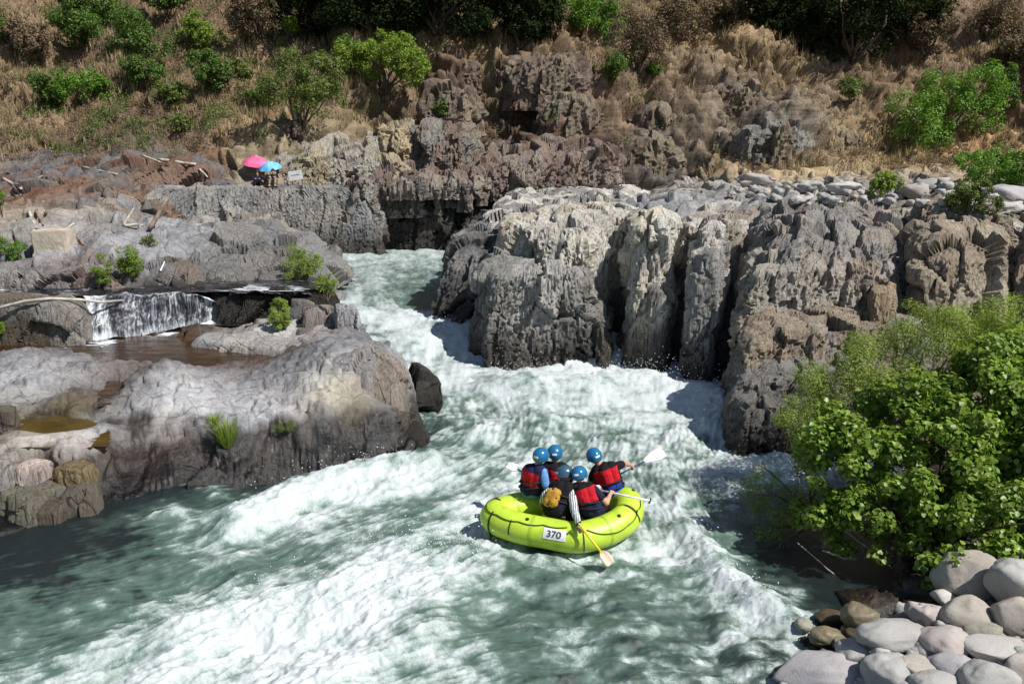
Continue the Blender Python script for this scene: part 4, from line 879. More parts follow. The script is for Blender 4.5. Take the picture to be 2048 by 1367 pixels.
# ------------------------------------------------------------------ the big leafy bush on the right and the willow behind it
def lobed(name, cat, label, lobes, root, leaf, n, size, seed, aspect, broad, stems=14, bark=None, part='crown', nsub=26, sub=(.2, .36), spread=1.):
    rng = np.random.default_rng(seed); root = Vector(root); e = empty(name, tuple(root), 0, label, cat)
    sb = []; sr = []; cs = []
    for px, py, D, r in lobes:
        c = np.array(PD(px, py, D))-np.array(root); cs.append(c)
        for j in range(int(nsub*max(.5, r))):
            dd = rng.normal(size=3); dd /= np.linalg.norm(dd); sb.append(c+dd*r*rng.uniform(.55, .95)*spread); sr.append(r*rng.uniform(*sub)*(1.15 if r < .9 else 1))
    V, F, lv = leaf_cloud(np.array(sb), np.array(sr), n, size, rng, aspect=aspect, broad=broad, shell=.35)
    mesh(part, V, F, M_LEAF[leaf], parent=e, attrs={'lv': lv}); L = []
    for k in range(stems):
        c = cs[k % len(cs)]+rng.normal(0, .25, 3); L.append(tube(wobble(rng.normal(0, .12, 3)*np.array([1, 1, 0]), c, 9, .06, rng), np.linspace(.035, .008, 9), 6))
    v, f = join_vf(L); mesh('branches', v, f, bark or M_BARK, parent=e)
    return e
lobed('leafy_bush', 'bush', 'big broad-leaved green bush overhanging the water on the right bank',
  [(1690,940,13.2,.95),(1760,860,13.6,1.0),(1860,840,13.8,1.05),(1960,780,14.2,1.0),(2040,750,14.4,1.0),(1880,950,12.8,1.0),(1990,880,13.2,1.15),(2060,980,12.4,1.1),(1640,1010,13,.55),(1720,1050,12.6,.6),(1650,890,13.6,.6),
   (1870,1080,12.0,.55),(1990,1050,11.8,.7),(2150,850,13.6,1.6),(2200,1000,12.4,1.2),(1870,1140,11.5,.32),(1800,1010,12.4,.7),(1930,1120,11.3,.3)],
  (6.9, 13.1, .25), 'broad', 62000, .082, 401, .9, True, stems=26, nsub=20, sub=(.17, .34))
lobed('willow_shrub', 'shrub', 'feathery yellow-green willow behind the big leafy bush on the right',
  [(1690,790,15.2,.8),(1760,740,15.4,.8),(1850,700,15.6,.95),(1960,680,15.7,.9),(2050,660,15.8,.9),(1620,850,14.8,.6),(1600,930,14.2,.35),(1830,640,16.,.4),(1730,860,14.6,.5)],
  (7.6, 15.9, .9), 'willow', 52000, .06, 402, .32, False, stems=22, sub=(.25, .45))
lobed('willow_sprig', 'shrub', 'thin yellow-green sprigs dipping over the white water left of the big leafy bush',
  [(1530,960,14.6,.35),(1500,1000,14.4,.3),(1560,1020,14.1,.35),(1540,1080,13.6,.3),(1590,1000,14,.35)],
  (5.3, 13.9, .2), 'willow', 3800, .055, 403, .3, False, stems=9, sub=(.3, .6), nsub=16)
def sticks():
    rng = np.random.default_rng(5)
    data = [(1640,1015,1700,1085,13.0,.012,'thin bleached twig pointing up out of the shade under the big bush'),(1645,1100,1712,1116,12.6,.022,'thick pale dead branch lying level in the shade under the big bush'),(1660,1045,1735,1110,12.9,.010,'thin grey twig crossing the shade above the thick dead branch'),
            (1595,1085,1725,1180,12.5,.011,'long grey twig sloping down into the dark water'),(1690,1060,1790,1140,12.6,.012,'slender pale branch on the right of the shaded branches')]
    for x0, y0, x1, y1, D, r, lab in data:
        a = np.array(PD(x0, y0, D)); b = np.array(PD(x1, y1, D-.15)); v, f = tube(wobble(a, b, 9, .03, rng), np.linspace(r*.6, r, 9), 6)
        tag(mesh('dead_branch', v, f, M_PALEBARK), lab, 'branch', 'bleached branches under the big bush')
sticks()
# grass tuft on the lower left rock
def tuft(px, py, hpx, wpx, n, lab, seed):
    rng = np.random.default_rng(seed); p, _ = surf(px, py); d = (p-Vector((0, 0, CAMH))).length; m = d/FPX; V = []; F = []
    for i in range(n):
        a = rng.uniform(0, 6.28); r = rng.uniform(0, .15)*wpx*m; b = np.array([math.cos(a)*r, math.sin(a)*r, -.03]); h = hpx*m*rng.uniform(.5, 1.1); l = wpx*m*rng.uniform(.1, .6); w = .005+.004*rng.random()
        t = np.array([math.cos(a)*l, math.sin(a)*l, h]); s = np.array([-math.sin(a), math.cos(a), 0])*w; o = len(V)
        V += [b+s, b-s, b+t*.55+np.array([0, 0, .1*h])-s*.8, b+t*.55+np.array([0, 0, .1*h])+s*.8, b+t]; F += [(o, o+1, o+2, o+3), (o+3, o+2, o+4)]
    ob = mesh('grass_tuft', V, F, M_LEAF['willow'], attrs={'lv': rng.random(len(V))}); ob.location = p; tag(ob, lab, 'grass tuft')
tuft(455, 890, 55, 60, 260, 'upright yellow-green grass tuft growing on the dark lower edge of the left rock', 1)
tuft(430, 850, 30, 40, 90, 'thin pale grass tuft on the light rock just above the bigger tuft', 2)
# ------------------------------------------------------------------ stones
def stone_mat(name, c1, c2, rough=.8):
    t = NT(name); p = t.n('ShaderNodeTexCoord').outputs['Object']; oi = t.n('ShaderNodeObjectInfo').outputs['Random']
    off = t.n('ShaderNodeVectorMath'); off.operation = 'ADD'; t.inp(off.inputs[0], p); cx = t.n('ShaderNodeCombineXYZ'); t.inp(cx.inputs[0], t.math('MULTIPLY', oi, 40.)); t.lk(cx.outputs[0], off.inputs[1]); q = off.outputs[0]
    n = t.noise(q, 2.2, 5, .6); c = t.mix(t.ramp(n, .3, .7), c1, c2)
    c = t.mix(t.ramp(oi, 0, 1, 0, .5), c, t.mix(1, c, (.78, .76, .74), 'MULTIPLY'))
    sp = t.noise(q, 45, 3, .7); c = t.mix(t.ramp(sp, .56, .7, 0, .4), c, t.mix(1, c, (.55, .54, .53), 'MULTIPLY'))
    ve = t.noise(t.mapping(q, (1, 6, 1), (.3, .5, .2)), 1.6, 4, .6, .7); c = t.mix(t.ramp(ve, .58, .64, 0, .35), c, t.mix(1, c, (1.3, 1.25, 1.18), 'MULTIPLY'))
    st = t.noise(q, 3.5, 4, .7); c = t.mix(t.ramp(st, .6, .72, 0, .45), c, t.mix(1, c, (.5, .46, .38), 'MULTIPLY'))
    t.bsdf(c, rough, .3, t.bump(t.math('ADD', t.math('MULTIPLY', n, .6), t.math('ADD', t.math('MULTIPLY', sp, .35), t.math('MULTIPLY', t.noise(q, 14, 4, .7), .4))), .6, .03)); return t.m
M_ST = {'grey': stone_mat('grey_stone', (0.328, 0.328, 0.316), (0.426, 0.418, 0.398)), 'violet': stone_mat('violet_grey_stone', (0.328, 0.316, 0.328), (0.394, 0.377, 0.377)), 'tan': stone_mat('tan_stone', (0.344, 0.312, 0.271), (0.426, 0.389, 0.336)),
        'pink': stone_mat('pinkish_stone', (0.344, 0.303, 0.283), (0.410, 0.369, 0.344)), 'white': stone_mat('whitish_stone', (0.426, 0.410, 0.385), (0.492, 0.476, 0.451)), 'moss': stone_mat('mossy_wet_stone', (.15, .13, .085), (.22, .185, .12), .4),
        'dark': stone_mat('dark_wet_stone', (.06, .05, .035), (.11, .085, .05), .35), 'green': stone_mat('grey_green_stone', (.26, .26, .21), (.34, .33, .27)), 'brown': stone_mat('brown_outcrop_stone', (.15, .11, .085), (.24, .19, .14))}
def stone_mesh(name, sx, sy, sz, seed, ang=.12, mat=None, res=(26, 40)):
    a, b = res; th = np.linspace(.02, math.pi-.02, a)[:,None]; ph = np.linspace(0, 2*math.pi, b, endpoint=False)[None]
    rng = np.random.default_rng(seed); e = rng.uniform(.75, 1.0)
    f = lambda v: np.sign(v)*np.abs(v)**e
    G = np.stack([f(np.sin(th))*f(np.cos(ph)), f(np.sin(th))*f(np.sin(ph)), f(np.cos(th))*np.ones_like(ph)], -1); V = G.reshape(-1, 3)
    q = V*1.1+seed*3.7; V = V*(1+ang*1.6*fbm(q, seed % 97, 2)+ang*.55*fbm(q*3, seed % 89, 3))[:,None]
    for k in range(4):   # worn flat facets
        n = rng.normal(size=3); n /= np.linalg.norm(n); d = V@n-rng.uniform(.62, .85); V = V-np.clip(d, 0, 9)[:,None]*n*.75
    V = V*np.array([sx, sy, sz]); c = np.array([[0, 0, V[:b,2].mean()], [0, 0, V[-b:,2].mean()]])
    F = [tuple(x) for x in gfaces(a, b, True)]+[tuple(range(b))[::-1], tuple(range((a-1)*b, a*b))]
    me = bpy.data.meshes.new(name); me.from_pydata([tuple(v) for v in V.tolist()], [], F); me.polygons.foreach_set('use_smooth', np.full(len(me.polygons), True)); me.materials.append(mat); me.update()
    return me
def stone(name, px, py, wpx, hpx, kind, lab, seed, cat='stone', group=None, rz=0, tilt=0, ang=.12, depth=.85, loc=None, sink=.25, res=(26, 40)):
    """px,py is the middle of the stone in the photo"""
    p, _ = surf(px, py+hpx*.42); d = (p-Vector((0, 0, CAMH))).length; m = d/FPX
    sx = wpx*m/2; sz = hpx*m/2*.85; sy = min(sx, sz*1.6)*depth
    me = stone_mesh(name, sx, sy, sz, seed, ang, M_ST[kind], res); o = bpy.data.objects.new(name, me); COL.objects.link(o)
    o.location = p+Vector((0, sy*.35, sz*(1-sink))); o.rotation_euler = (0, tilt, rz); return tag(o, lab, cat, group)
GC = 'river cobbles at the lower right'
CB = [
 (1655,1345,190,72,'violet','big flat violet-grey cobble at the bottom edge, nearest the water',.0,.03),(1790,1272,130,60,'grey','large flat pale cobble behind the front rows, wet stained on one side',.1,.05),(1723,1307,84,56,'grey','mid-sized pale cobble just behind the big flat violet-grey one',.2,-.05),
 (1782,1345,90,78,'grey','upright grey-green cobble right of the big flat violet-grey one',.3,0),(1853,1293,60,58,'grey','small round pale grey cobble in the middle of the pile',0,0),(1895,1288,92,66,'pink','pinkish grey cobble right behind the small round one',.2,.12),
 (1838,1338,62,50,'tan','egg-shaped tan cobble near the bottom edge',-.2,.1),(1857,1230,66,56,'pink','angular pinkish cobble with a light vein under the bush',.4,.1),(1938,1228,104,72,'tan','blunt tan-grey cobble left of the leafy sprig',.1,.05),
 (1942,1148,118,90,'tan','largest brown-tan boulder leaning under the bush',.2,-.5),(2028,1162,84,96,'grey','tall rounded grey boulder at the right edge under the bush',0,0),(2034,1232,84,76,'tan','light tan boulder with a dark notch at the right edge',.3,.1),
 (2002,1306,124,56,'white','long smooth light cobble lying level near the right edge',0,.1),(1972,1266,70,44,'green','small mossy grey cobble between the light cobbles',0,0),(1890,1196,52,32,'white','small whitish elongated cobble at the foot of the brown-tan boulder',.2,.4),
 (1812,1226,40,40,'grey','small shaded grey cobble left of the angular pinkish one',0,0),(1722,1232,66,56,'moss','mossy tan stone at the edge of the shade',0,0),(1655,1272,62,40,'moss','wet yellowish stone in the shallows',0,0),(1608,1250,34,26,'green','small wet greenish stone farthest out in the shallows',0,0),
 (1662,1238,56,34,'dark','dark wet stone between the shallows and the shade',0,0),(1912,1342,90,60,'violet','smooth violet-grey cobble at the bottom edge, left of the right corner',.2,.1),(1985,1355,100,56,'grey','wide grey cobble at the bottom right corner',.1,0),(2042,1338,56,60,'pink','dull pinkish cobble at the bottom right corner edge',0,0),
 (1880,1368,90,44,'grey','light grey cobble cut by the bottom edge in the middle of the pile',0,0),(1700,1262,30,24,'moss','tiny mossy stone behind the pale front cobbles',0,0),(1836,1376,70,30,'pink','flat pinkish cobble half cut off by the bottom edge',0,0),
]
for i, (px, py, w, h, k, lab, rz, ti) in enumerate(CB):
    stone('cobble', px, py, w, h, k, lab, 500+i, group=GC, rz=rz, tilt=ti, ang=.10 if 'angular' not in lab else .25, sink=.35 if h > 60 else .3)
# small filler pebbles between them: copies of a few
rng = np.random.default_rng(77); PB = [stone_mesh('pebble', 1, .85, .6, 600+i, .26, M_ST[k], (14, 20)) for i, k in enumerate(['grey', 'violet', 'tan', 'pink', 'white', 'grey'])]
DKP = [stone_mesh('wet_pebble', 1, .85, .6, 620+i, .14, M_ST[k], (14, 20)) for i, k in enumerate(['moss', 'dark', 'moss'])]
for i in range(190):
    px = rng.uniform(1560, 2070); py = rng.uniform(1215, 1395); edge = 1367-(px-1560)*.47
    if py < edge-22: continue
    wet = py < edge+8 and px < 1760; p, _ = surf(px, py); s = rng.uniform(.07, .19)
    o = bpy.data.objects.new('wet_pebble' if wet else 'pebble', (DKP if wet else PB)[i % 3 if wet else i % 6]); COL.objects.link(o); o.location = p+Vector((0, 0, s*.2)); o.scale = (s, s, s); o.rotation_euler = (rng.uniform(-.3, .3), rng.uniform(-.3, .3), rng.uniform(0, 6.28))
    tag(o, 'small wet mossy pebble in the shallows beside the cobble pile' if wet else 'small smooth dry pebble filling a gap between the large lower-right cobbles', 'pebble', 'wet pebbles at the water edge' if wet else 'small pebbles between the lower right cobbles')
for i in range(34):
    px = rng.uniform(2090, 2420); py = rng.uniform(1150, 1420); p, _ = surf(px, py); s = rng.uniform(.14, .34)
    if p.z > 1.4: continue
    o = bpy.data.objects.new('cobble', PB[i % 6]); COL.objects.link(o); o.location = p+Vector((0, 0, s*.25)); o.scale = (s, s, s); o.rotation_euler = (rng.uniform(-.2, .2), rng.uniform(-.2, .2), rng.uniform(0, 6.28))
    tag(o, 'pale cobble farther up the right bank, beyond the pile', 'stone', 'cobbles beyond the right edge')
# upper strip of pale cobbles on the plateau
US = [(1512,358,74,30,'pink','tan wedge-shaped boulder at the left end of the upper cobble strip'),(1690,374,56,26,'white','long whitish boulder in the middle of the upper cobble strip'),(1835,380,60,32,'pink','pinkish boulder right of the small shrub on the upper strip'),
      (1870,366,60,26,'grey','pale grey stone behind the pinkish boulder on the upper strip'),(2012,388,84,48,'violet','big grey boulder at the right edge above the plateau'),(2010,415,64,26,'white','flat whitish stone under the big grey boulder'),
      (1600,398,42,20,'white','flat whitish stone at the front left of the upper strip'),(1665,402,40,20,'grey','flat pale stone at the front middle of the upper strip'),(1620,372,46,22,'grey','small grey stone behind the flat whitish one'),(2046,400,30,26,'pink','small pinkish stone right of the big grey boulder')]
for i, (px, py, w, h, k, lab) in enumerate(US): stone('boulder', px, py, w, h, k, lab, 700+i, cat='boulder', group='pale boulders on the upper strip', ang=.34, res=(18, 28))
for i in range(95):
    px = rng.uniform(1450, 2048); py = rng.uniform(362, 412) if px > 1560 else rng.uniform(372, 400); p, nn = surf(px, py)
    if p.y < 24 or p.y > 50: continue
    s = rng.uniform(.10, .24); o = bpy.data.objects.new('pebble', PB[i % 6]); COL.objects.link(o); o.location = p+Vector((0, 0, s*.25)); o.scale = (s, s, s); o.rotation_euler = (rng.uniform(-.3, .3), rng.uniform(-.3, .3), rng.uniform(0, 6.28))
    tag(o, 'small pale stone strewn over the upper cobble strip on the plateau', 'stone', 'small stones of the upper cobble strip')
# boulders and outcrops on the left bank and slope
BL = [(62,948,66,50,'pink','pale pinkish squarish block at the left shore'),(140,950,76,66,'tan','mossy yellow-brown block right of the pinkish block'),(150,1000,70,62,'dark','brown-grey block at the waterline below the mossy block'),(40,1010,80,70,'green','dark greenish stone at the left waterline'),
      (-10,940,60,60,'white','light stone cut by the left edge above the dark shore stones'),(90,1030,60,40,'dark','dark wet stone at the waterline, lowest of the left shore stones'),(95,985,70,30,'green','flat grey-green stone wedged under the pinkish block'),(10,835,40,60,'dark','dark rounded rock at the left edge beside the still pool'),
      (632,628,70,44,'grey','rounded grey boulder beside the lower stream shrub'),(690,625,54,60,'violet','pale angled slab standing at the edge of the upper rapid'),
      (460,745,30,14,'dark','small stone in the brown pool')]
BT = {'pink': (.62,.52,.47), 'tan': (.20,.15,.065), 'dark': (.10,.085,.07), 'green': (.17,.17,.13), 'white': (.5,.48,.45), 'grey': (.27,.24,.22), 'violet': (.38,.38,.40)}
for i, (px, py, w, h, k, lab) in enumerate(BL[:-1]):
    p, _ = surf(px, py+h*.45); m = (p-Vector((0, 0, CAMH))).length/FPX; a = w*m/2*.9; hh = h*m*.7; rg = np.random.default_rng(740+i); rz = rg.uniform(-.35, .35)
    pl = [(p.x+math.cos(rz)*u*a-math.sin(rz)*v*a*.8, p.y+a*.6+math.sin(rz)*u*a+math.cos(rz)*v*a*.8) for u, v in [(-1,-.9),(0,-1.05),(.95,-.9),(1.05,0),(.9,1),(-.9,1.05)]]
    r = rock_mass(pl, p.z-.35, p.z+hh*.85, (rg.uniform(-.15,.15), rg.uniform(-.1,.2)), .06, .05, seed=740+i, tint=BT[k], tint2=tuple(v*.75 for v in BT[k]), amp=.2, res=.03, wetoff=None, cell=1.6, flute=.6)
    tag(join_masses('boulder', [r], M_ROCK), lab, 'boulder')
OC = [(1095,150,190,80,'brown','largest brown outcrop boulder on the slope with a dark hollow under it'),(1010,175,60,90,'brown','upright brown rock at the left of the largest outcrop'),(900,205,110,70,'brown','dark striped outcrop left of the largest outcrop'),(920,150,90,60,'brown','brown rock band above the striped outcrop'),
      (1140,220,130,50,'brown','low brown outcrop under the largest one'),(1330,240,120,40,'brown','low rock band in the middle of the right slope'),(1480,200,130,50,'brown','crumbly rock band on the upper right slope'),(1560,285,150,60,'grey','grey weathered rock face on the right slope'),(1450,290,90,60,'grey','grey broken rock left of the weathered face'),
      (1300,300,130,50,'brown','dark rock band just above the plateau'),(575,268,40,30,'brown','dark overhanging stone above the umbrellas'),(1690,290,80,35,'grey','low grey rock right of the weathered face')]
def outcrop(px, py, w, h, kind, lab, seed):
    p, _ = surf(px, py+h*.45); d = (p-Vector((0, 0, CAMH))).length; m = d/FPX; a = w*m/2; hh = h*m
    rng = np.random.default_rng(seed); k = 9; pl = [(p.x+a*math.cos(t)*rng.uniform(.8, 1.1), p.y+.9+.7*a*math.sin(t)*rng.uniform(.8, 1.1)) for t in np.linspace(0, 2*math.pi, k, endpoint=False)]
    col = (.16,.12,.095) if kind == 'brown' else (.25,.24,.215)
    r = rock_mass(pl, p.z-1.0, p.z+hh*.8, (0, .1), .1, .3, seed=seed, tint=col, tint2=(.22,.18,.13), amp=1.2, res=.11, wetoff=None, cell=.9)
    tag(join_masses('rock_outcrop', [r], M_ROCK), lab, 'outcrop', 'rock outcrops on the slope')
for i, a in enumerate(OC): outcrop(*a, 800+i)
# ------------------------------------------------------------------ raft
def catmull(P, n, closed=True):
    P = np.array(P, float); k = len(P); out = []
    for i in range(n):
        t = i/n*k; j = int(t); u = t-j; p0, p1, p2, p3 = P[(j-1) % k], P[j % k], P[(j+1) % k], P[(j+2) % k]
        out.append(.5*((2*p1)+(-p0+p2)*u+(2*p0-5*p1+4*p2-p3)*u*u+(-p0+3*p1-3*p2+p3)*u**3))
    return np.array(out)
RC = [(-.30,13.74,.31),(.02,13.40,.29),(.56,13.20,.26),(1.10,13.06,.25),(1.60,13.24,.29),(1.96,13.54,.37),(2.04,13.92,.47),(1.80,14.2,.41),(1.3,14.3,.34),(.7,14.28,.29),(.12,14.12,.31)]
RL = catmull(RC, 220); RR = .262; RMID = RL.mean(0)
def raft_frame(i):
    n = len(RL); T = RL[(i+1) % n]-RL[(i-1) % n]; T /= np.linalg.norm(T); o = RL[i % n]-RMID; o[2] = 0; o -= (o@T)*T; o /= np.linalg.norm(o); u = np.cross(T, o); u *= np.sign(u[2]); return RL[i % n], o, u, T
RF = [raft_frame(i) for i in range(len(RL))]
def tsurf(s, a, off=0.):
    """point on the tube: s index along it, a angle (0 outward, pi/2 up)"""
    n = len(RL); i = int(math.floor(s)) % n; f = s-math.floor(s); A = RF[i]; B = RF[(i+1) % n]; c = A[0]*(1-f)+B[0]*f; o = A[1]*(1-f)+B[1]*f; u = A[2]*(1-f)+B[2]*f
    return c+(RR+off)*(math.cos(a)*o+math.sin(a)*u)
def vinyl(name, col, rough=.32, spec=.5, var=.08):
    t = NT(name); p = t.pos(); n = t.noise(p, 5, 4); c = t.mix(t.ramp(n, .3, .7), col, tuple(v*(1-var*2) for v in col)); d = t.noise(p, 2.5, 5, .7)
    c = t.mix(t.ramp(d, .56, .72, 0, .3), c, tuple(v*.6 for v in col)); t.bsdf(c, rough, spec, t.bump(t.noise(p, 25, 3), .12, .01)); return t.m
M_LIME = vinyl('lime_vinyl', (.50, .69, .05), .42); M_BLACK = plain('black_webbing', (.012, .014, .012), .7); M_WHITE = plain('white_paint', (.74, .75, .73), .4); M_DKGRN = plain('dark_green_rope', (.03, .07, .015), .7)
M_FLOOR = plain('raft_floor_grey', (.07, .085, .07), .6); M_INK = plain('black_ink', (.05, .05, .055), .6)
raft = empty('raft', (.9, 13.75, 0), 0, 'lime green inflatable raft with black straps and a white number patch, carrying five people', 'raft')
def at(e, V): return np.array(V)-np.array(e.location)
G = np.array([[tsurf(i, 2*math.pi*k/28) for k in range(28)] for i in range(220)]); G = np.concatenate([G, G[:1]])
mesh('hull_tube', at(raft, G.reshape(-1, 3)), gfaces(221, 28, True), M_LIME, parent=raft)
V = [RMID+np.array([0, 0, -.13])]+[RL[i]+np.array([0, 0, -.10]) for i in range(0, 220, 5)]; F = [(0, 1+k, 1+(k+1) % 44) for k in range(44)]
mesh('floor', at(raft, V), F, M_FLOOR, parent=raft)
for xa in (.62, 1.32):
    pts = [(xa, 13.42, .22), (xa+.02, 13.8, .22), (xa+.05, 14.1, .22)]; v, f = tube(pts, [.13, .13, .13], 16); mesh('thwart', at(raft, v), f, M_LIME, parent=raft)
def line_on_raft(pts, r, name, mat, off=.012, per=10):
    P = []
    for (s0, a0), (s1, a1) in zip(pts[:-1], pts[1:]):
        for k in range(per): t = k/per; P.append(tsurf(s0*(1-t)+s1*t, a0*(1-t)+a1*t+.10*math.sin(math.pi*t)*(-1), off))
    P.append(tsurf(pts[-1][0], pts[-1][1], off)); v, f = tube(P, [r]*len(P), 6); return mesh(name, at(raft, v), f, mat, parent=raft)
n_ = 220
ang = lambda d: RAD(d)
line_on_raft([(-8, ang(75)), (2, ang(58)), (12, ang(52)), (26, ang(52)), (40, ang(55)), (54, ang(60))], .009, 'grab_line', M_DKGRN)
line_on_raft([(64, ang(50)), (76, ang(20)), (90, ang(25)), (102, ang(48)), (112, ang(50))], .009, 'grab_line', M_DKGRN)
def strap(s, a0, a1, w, name='strap'):
    V = []; k = 16
    for i in range(k+1):
        a = a0+(a1-a0)*i/k
        for ds in (-w, w): V.append(tsurf(s+ds, a, .010))
    return mesh(name, at(raft, V), gfaces(k+1, 2), M_BLACK, parent=raft)
strap(9, ang(58), ang(-35), .5); strap(22, ang(52), ang(-5), .3); strap(62, ang(75), ang(-40), .22); strap(100, ang(95), ang(5), .45); strap(-6, ang(100), ang(55), .6)
M_SEAM = vinyl('lime_seam_tape', (.36, .55, .03), .5)
for s0 in (33, 78, 126, 170, 205):
    V = []
    for i in range(33):
        a = 2*math.pi*i/32
        for ds in (-.8, .8): V.append(tsurf(s0+ds, a, .005))
    mesh('seam_tape', at(raft, V), gfaces(33, 2), M_SEAM, parent=raft)
for s0 in (30, 88, 120): v, f = tube([tsurf(s0, ang(70), .0), tsurf(s0, ang(70), .012)], [.035, .03], 12); mesh('valve', at(raft, v), f, M_BLACK, parent=raft)
p0 = tsurf(9, ang(-35), .01); v, f = tube([p0, p0+np.array([.02, -.03, -.14]), p0+np.array([.05, -.05, -.3]), p0+np.array([.07, -.05, -.45])], [.016, .015, .012, .01], 6); mesh('dangling_strap', at(raft, v), f, M_BLACK, parent=raft)
# number patch with dark digits
PA, PB_, PT, PBt = 41, 54, ang(48), ang(8)
V = [tsurf(PA+(PB_-PA)*i/14, PBt+(PT-PBt)*j/8, .006) for j in range(9) for i in range(15)]; patch = mesh('number_patch', at(raft, V), gfaces(9, 15), M_WHITE, parent=raft)
cu = bpy.data.curves.new('num', 'FONT'); cu.body = '370'; cu.size = 1; cu.offset = .02; tmp = bpy.data.objects.new('num', cu); COL.objects.link(tmp); bpy.context.view_layer.update()
dg = bpy.context.evaluated_depsgraph_get(); tm = bpy.data.meshes.new_from_object(tmp.evaluated_get(dg)); bpy.data.objects.remove(tmp)
bm = bmesh.new(); bm.from_mesh(tm); bmesh.ops.triangulate(bm, faces=bm.faces); bmesh.ops.subdivide_edges(bm, edges=[e for e in bm.edges if e.calc_length() > .12], cuts=3)
bmesh.ops.triangulate(bm, faces=bm.faces); X = [v.co.x for v in bm.verts]; Y = [v.co.y for v in bm.verts]; x0, x1, y0, y1 = min(X), max(X), min(Y), max(Y)
for v in bm.verts:
    u = (v.co.x-x0)/(x1-x0); w = (v.co.y-y0)/(y1-y0); q = tsurf(PA+2.5+(PB_-PA-5)*u, PBt+.14+(PT-PBt-.28)*w, .012)-np.array(raft.location); v.co = Vector(q)
bm.to_mesh(tm); bm.free(); tm.materials.clear(); tm.materials.append(M_INK); tn = bpy.data.objects.new('number_lettering', tm); COL.objects.link(tn); tn.parent = raft
# ------------------------------------------------------------------ people: one skin grown over a posed skeleton
def capsule(bm, a, b, ra, rb, seg=12):
    a = Vector(a); b = Vector(b); d = b-a; L = max(d.length, 1e-4); q = d.to_track_quat('Z', 'Y').to_matrix().to_4x4(); q.translation = a
    rings = []
    for t in np.linspace(-math.pi/2, 0, 5)[1:]: rings.append((ra*math.cos(t), ra*math.sin(t)))
    for t in np.linspace(0, math.pi/2, 5)[:-1]: rings.append((rb*math.cos(t), L+rb*math.sin(t)))
    bot = bm.verts.new(q@Vector((0, 0, -ra))); top = bm.verts.new(q@Vector((0, 0, L+rb))); R_ = []
    for r, z in rings: R_.append([bm.verts.new(q@Vector((r*math.cos(2*math.pi*k/seg), r*math.sin(2*math.pi*k/seg), z))) for k in range(seg)])
    for k in range(seg):
        k2 = (k+1) % seg; bm.faces.new((bot, R_[0][k2], R_[0][k])); bm.faces.new((top, R_[-1][k], R_[-1][k2]))
        for A, B in zip(R_[:-1], R_[1:]): bm.faces.new((A[k], A[k2], B[k2], B[k]))
def ellip(bm, c, ax, ay, az, R3):
    m = Matrix.Translation(Vector(c))@R3.to_4x4()@Matrix.Diagonal((ax, ay, az, 1)); bmesh.ops.create_uvsphere(bm, u_segments=16, v_segments=12, radius=1, matrix=m)
def fuse(name, fill, voxel, mats, parent=None, origin=(0,0,0), smooth=4, fmat=None):
    bm = bmesh.new(); fill(bm); bmesh.ops.translate(bm, verts=bm.verts, vec=-Vector(origin)); me = bpy.data.meshes.new(name); bm.to_mesh(me); bm.free()
    ob = bpy.data.objects.new(name, me); COL.objects.link(ob); r = ob.modifiers.new('r', 'REMESH'); r.mode = 'VOXEL'; r.voxel_size = voxel; s = ob.modifiers.new('s', 'SMOOTH'); s.iterations = smooth; s.factor = .5
    bpy.context.view_layer.update(); dg = bpy.context.evaluated_depsgraph_get(); nm = bpy.data.meshes.new_from_object(ob.evaluated_get(dg)); nm.name = name
    ob.modifiers.clear(); ob.data = nm; bpy.data.meshes.remove(me); nm.materials.clear()
    for m_ in mats: nm.materials.append(m_)
    if fmat:
        nm.polygons.foreach_set('material_index', np.array([fmat(p.center) for p in nm.polygons], np.int32))
    nm.polygons.foreach_set('use_smooth', np.full(len(nm.polygons), True)); ob.location = origin
    if parent: ob.parent = parent; ob.matrix_parent_inverse = Matrix.Identity(4); ob.location = Vector(origin)-parent.location
    return ob
SKIN = plain('skin', (.50, .27, .18), .55, .35, .06); HAIR = plain('dark_hair', (.02, .015, .012), .7)
def hand_segs(w, tip_dir, palm_n, curl):
    """palm, five separate bent fingers and a side thumb; w wrist point"""
    f = Vector(tip_dir).normalized(); n = Vector(palm_n); n = (n-f*n.dot(f)).normalized(); s = f.cross(n); w = Vector(w); out = []
    for k, (o, l) in enumerate([(-.030, .060), (-.010, .072), (.010, .068), (.029, .052)]):
        a = w+f*.075+s*o; out.append((w+f*.02+s*o*.7, a, .014, .012)); d1 = (f*math.cos(curl)+n*math.sin(curl)); d2 = (f*math.cos(2.1*curl)+n*math.sin(2.1*curl)); m_ = a+d1*l*.5; out.append((a, m_, .0095, .0088)); out.append((m_, m_+d2*l*.5, .0088, .0075))
    t0 = w+f*.02-s*.03; t1 = t0+(-s*.6+f*.7+n*.4).normalized()*.035; out.append((w+f*.01, t0, .015, .012)); out.append((t0, t1, .011, .010)); out.append((t1, t1+(f*.7+n*.7-s*.1).normalized()*.028, .010, .008))
    return out
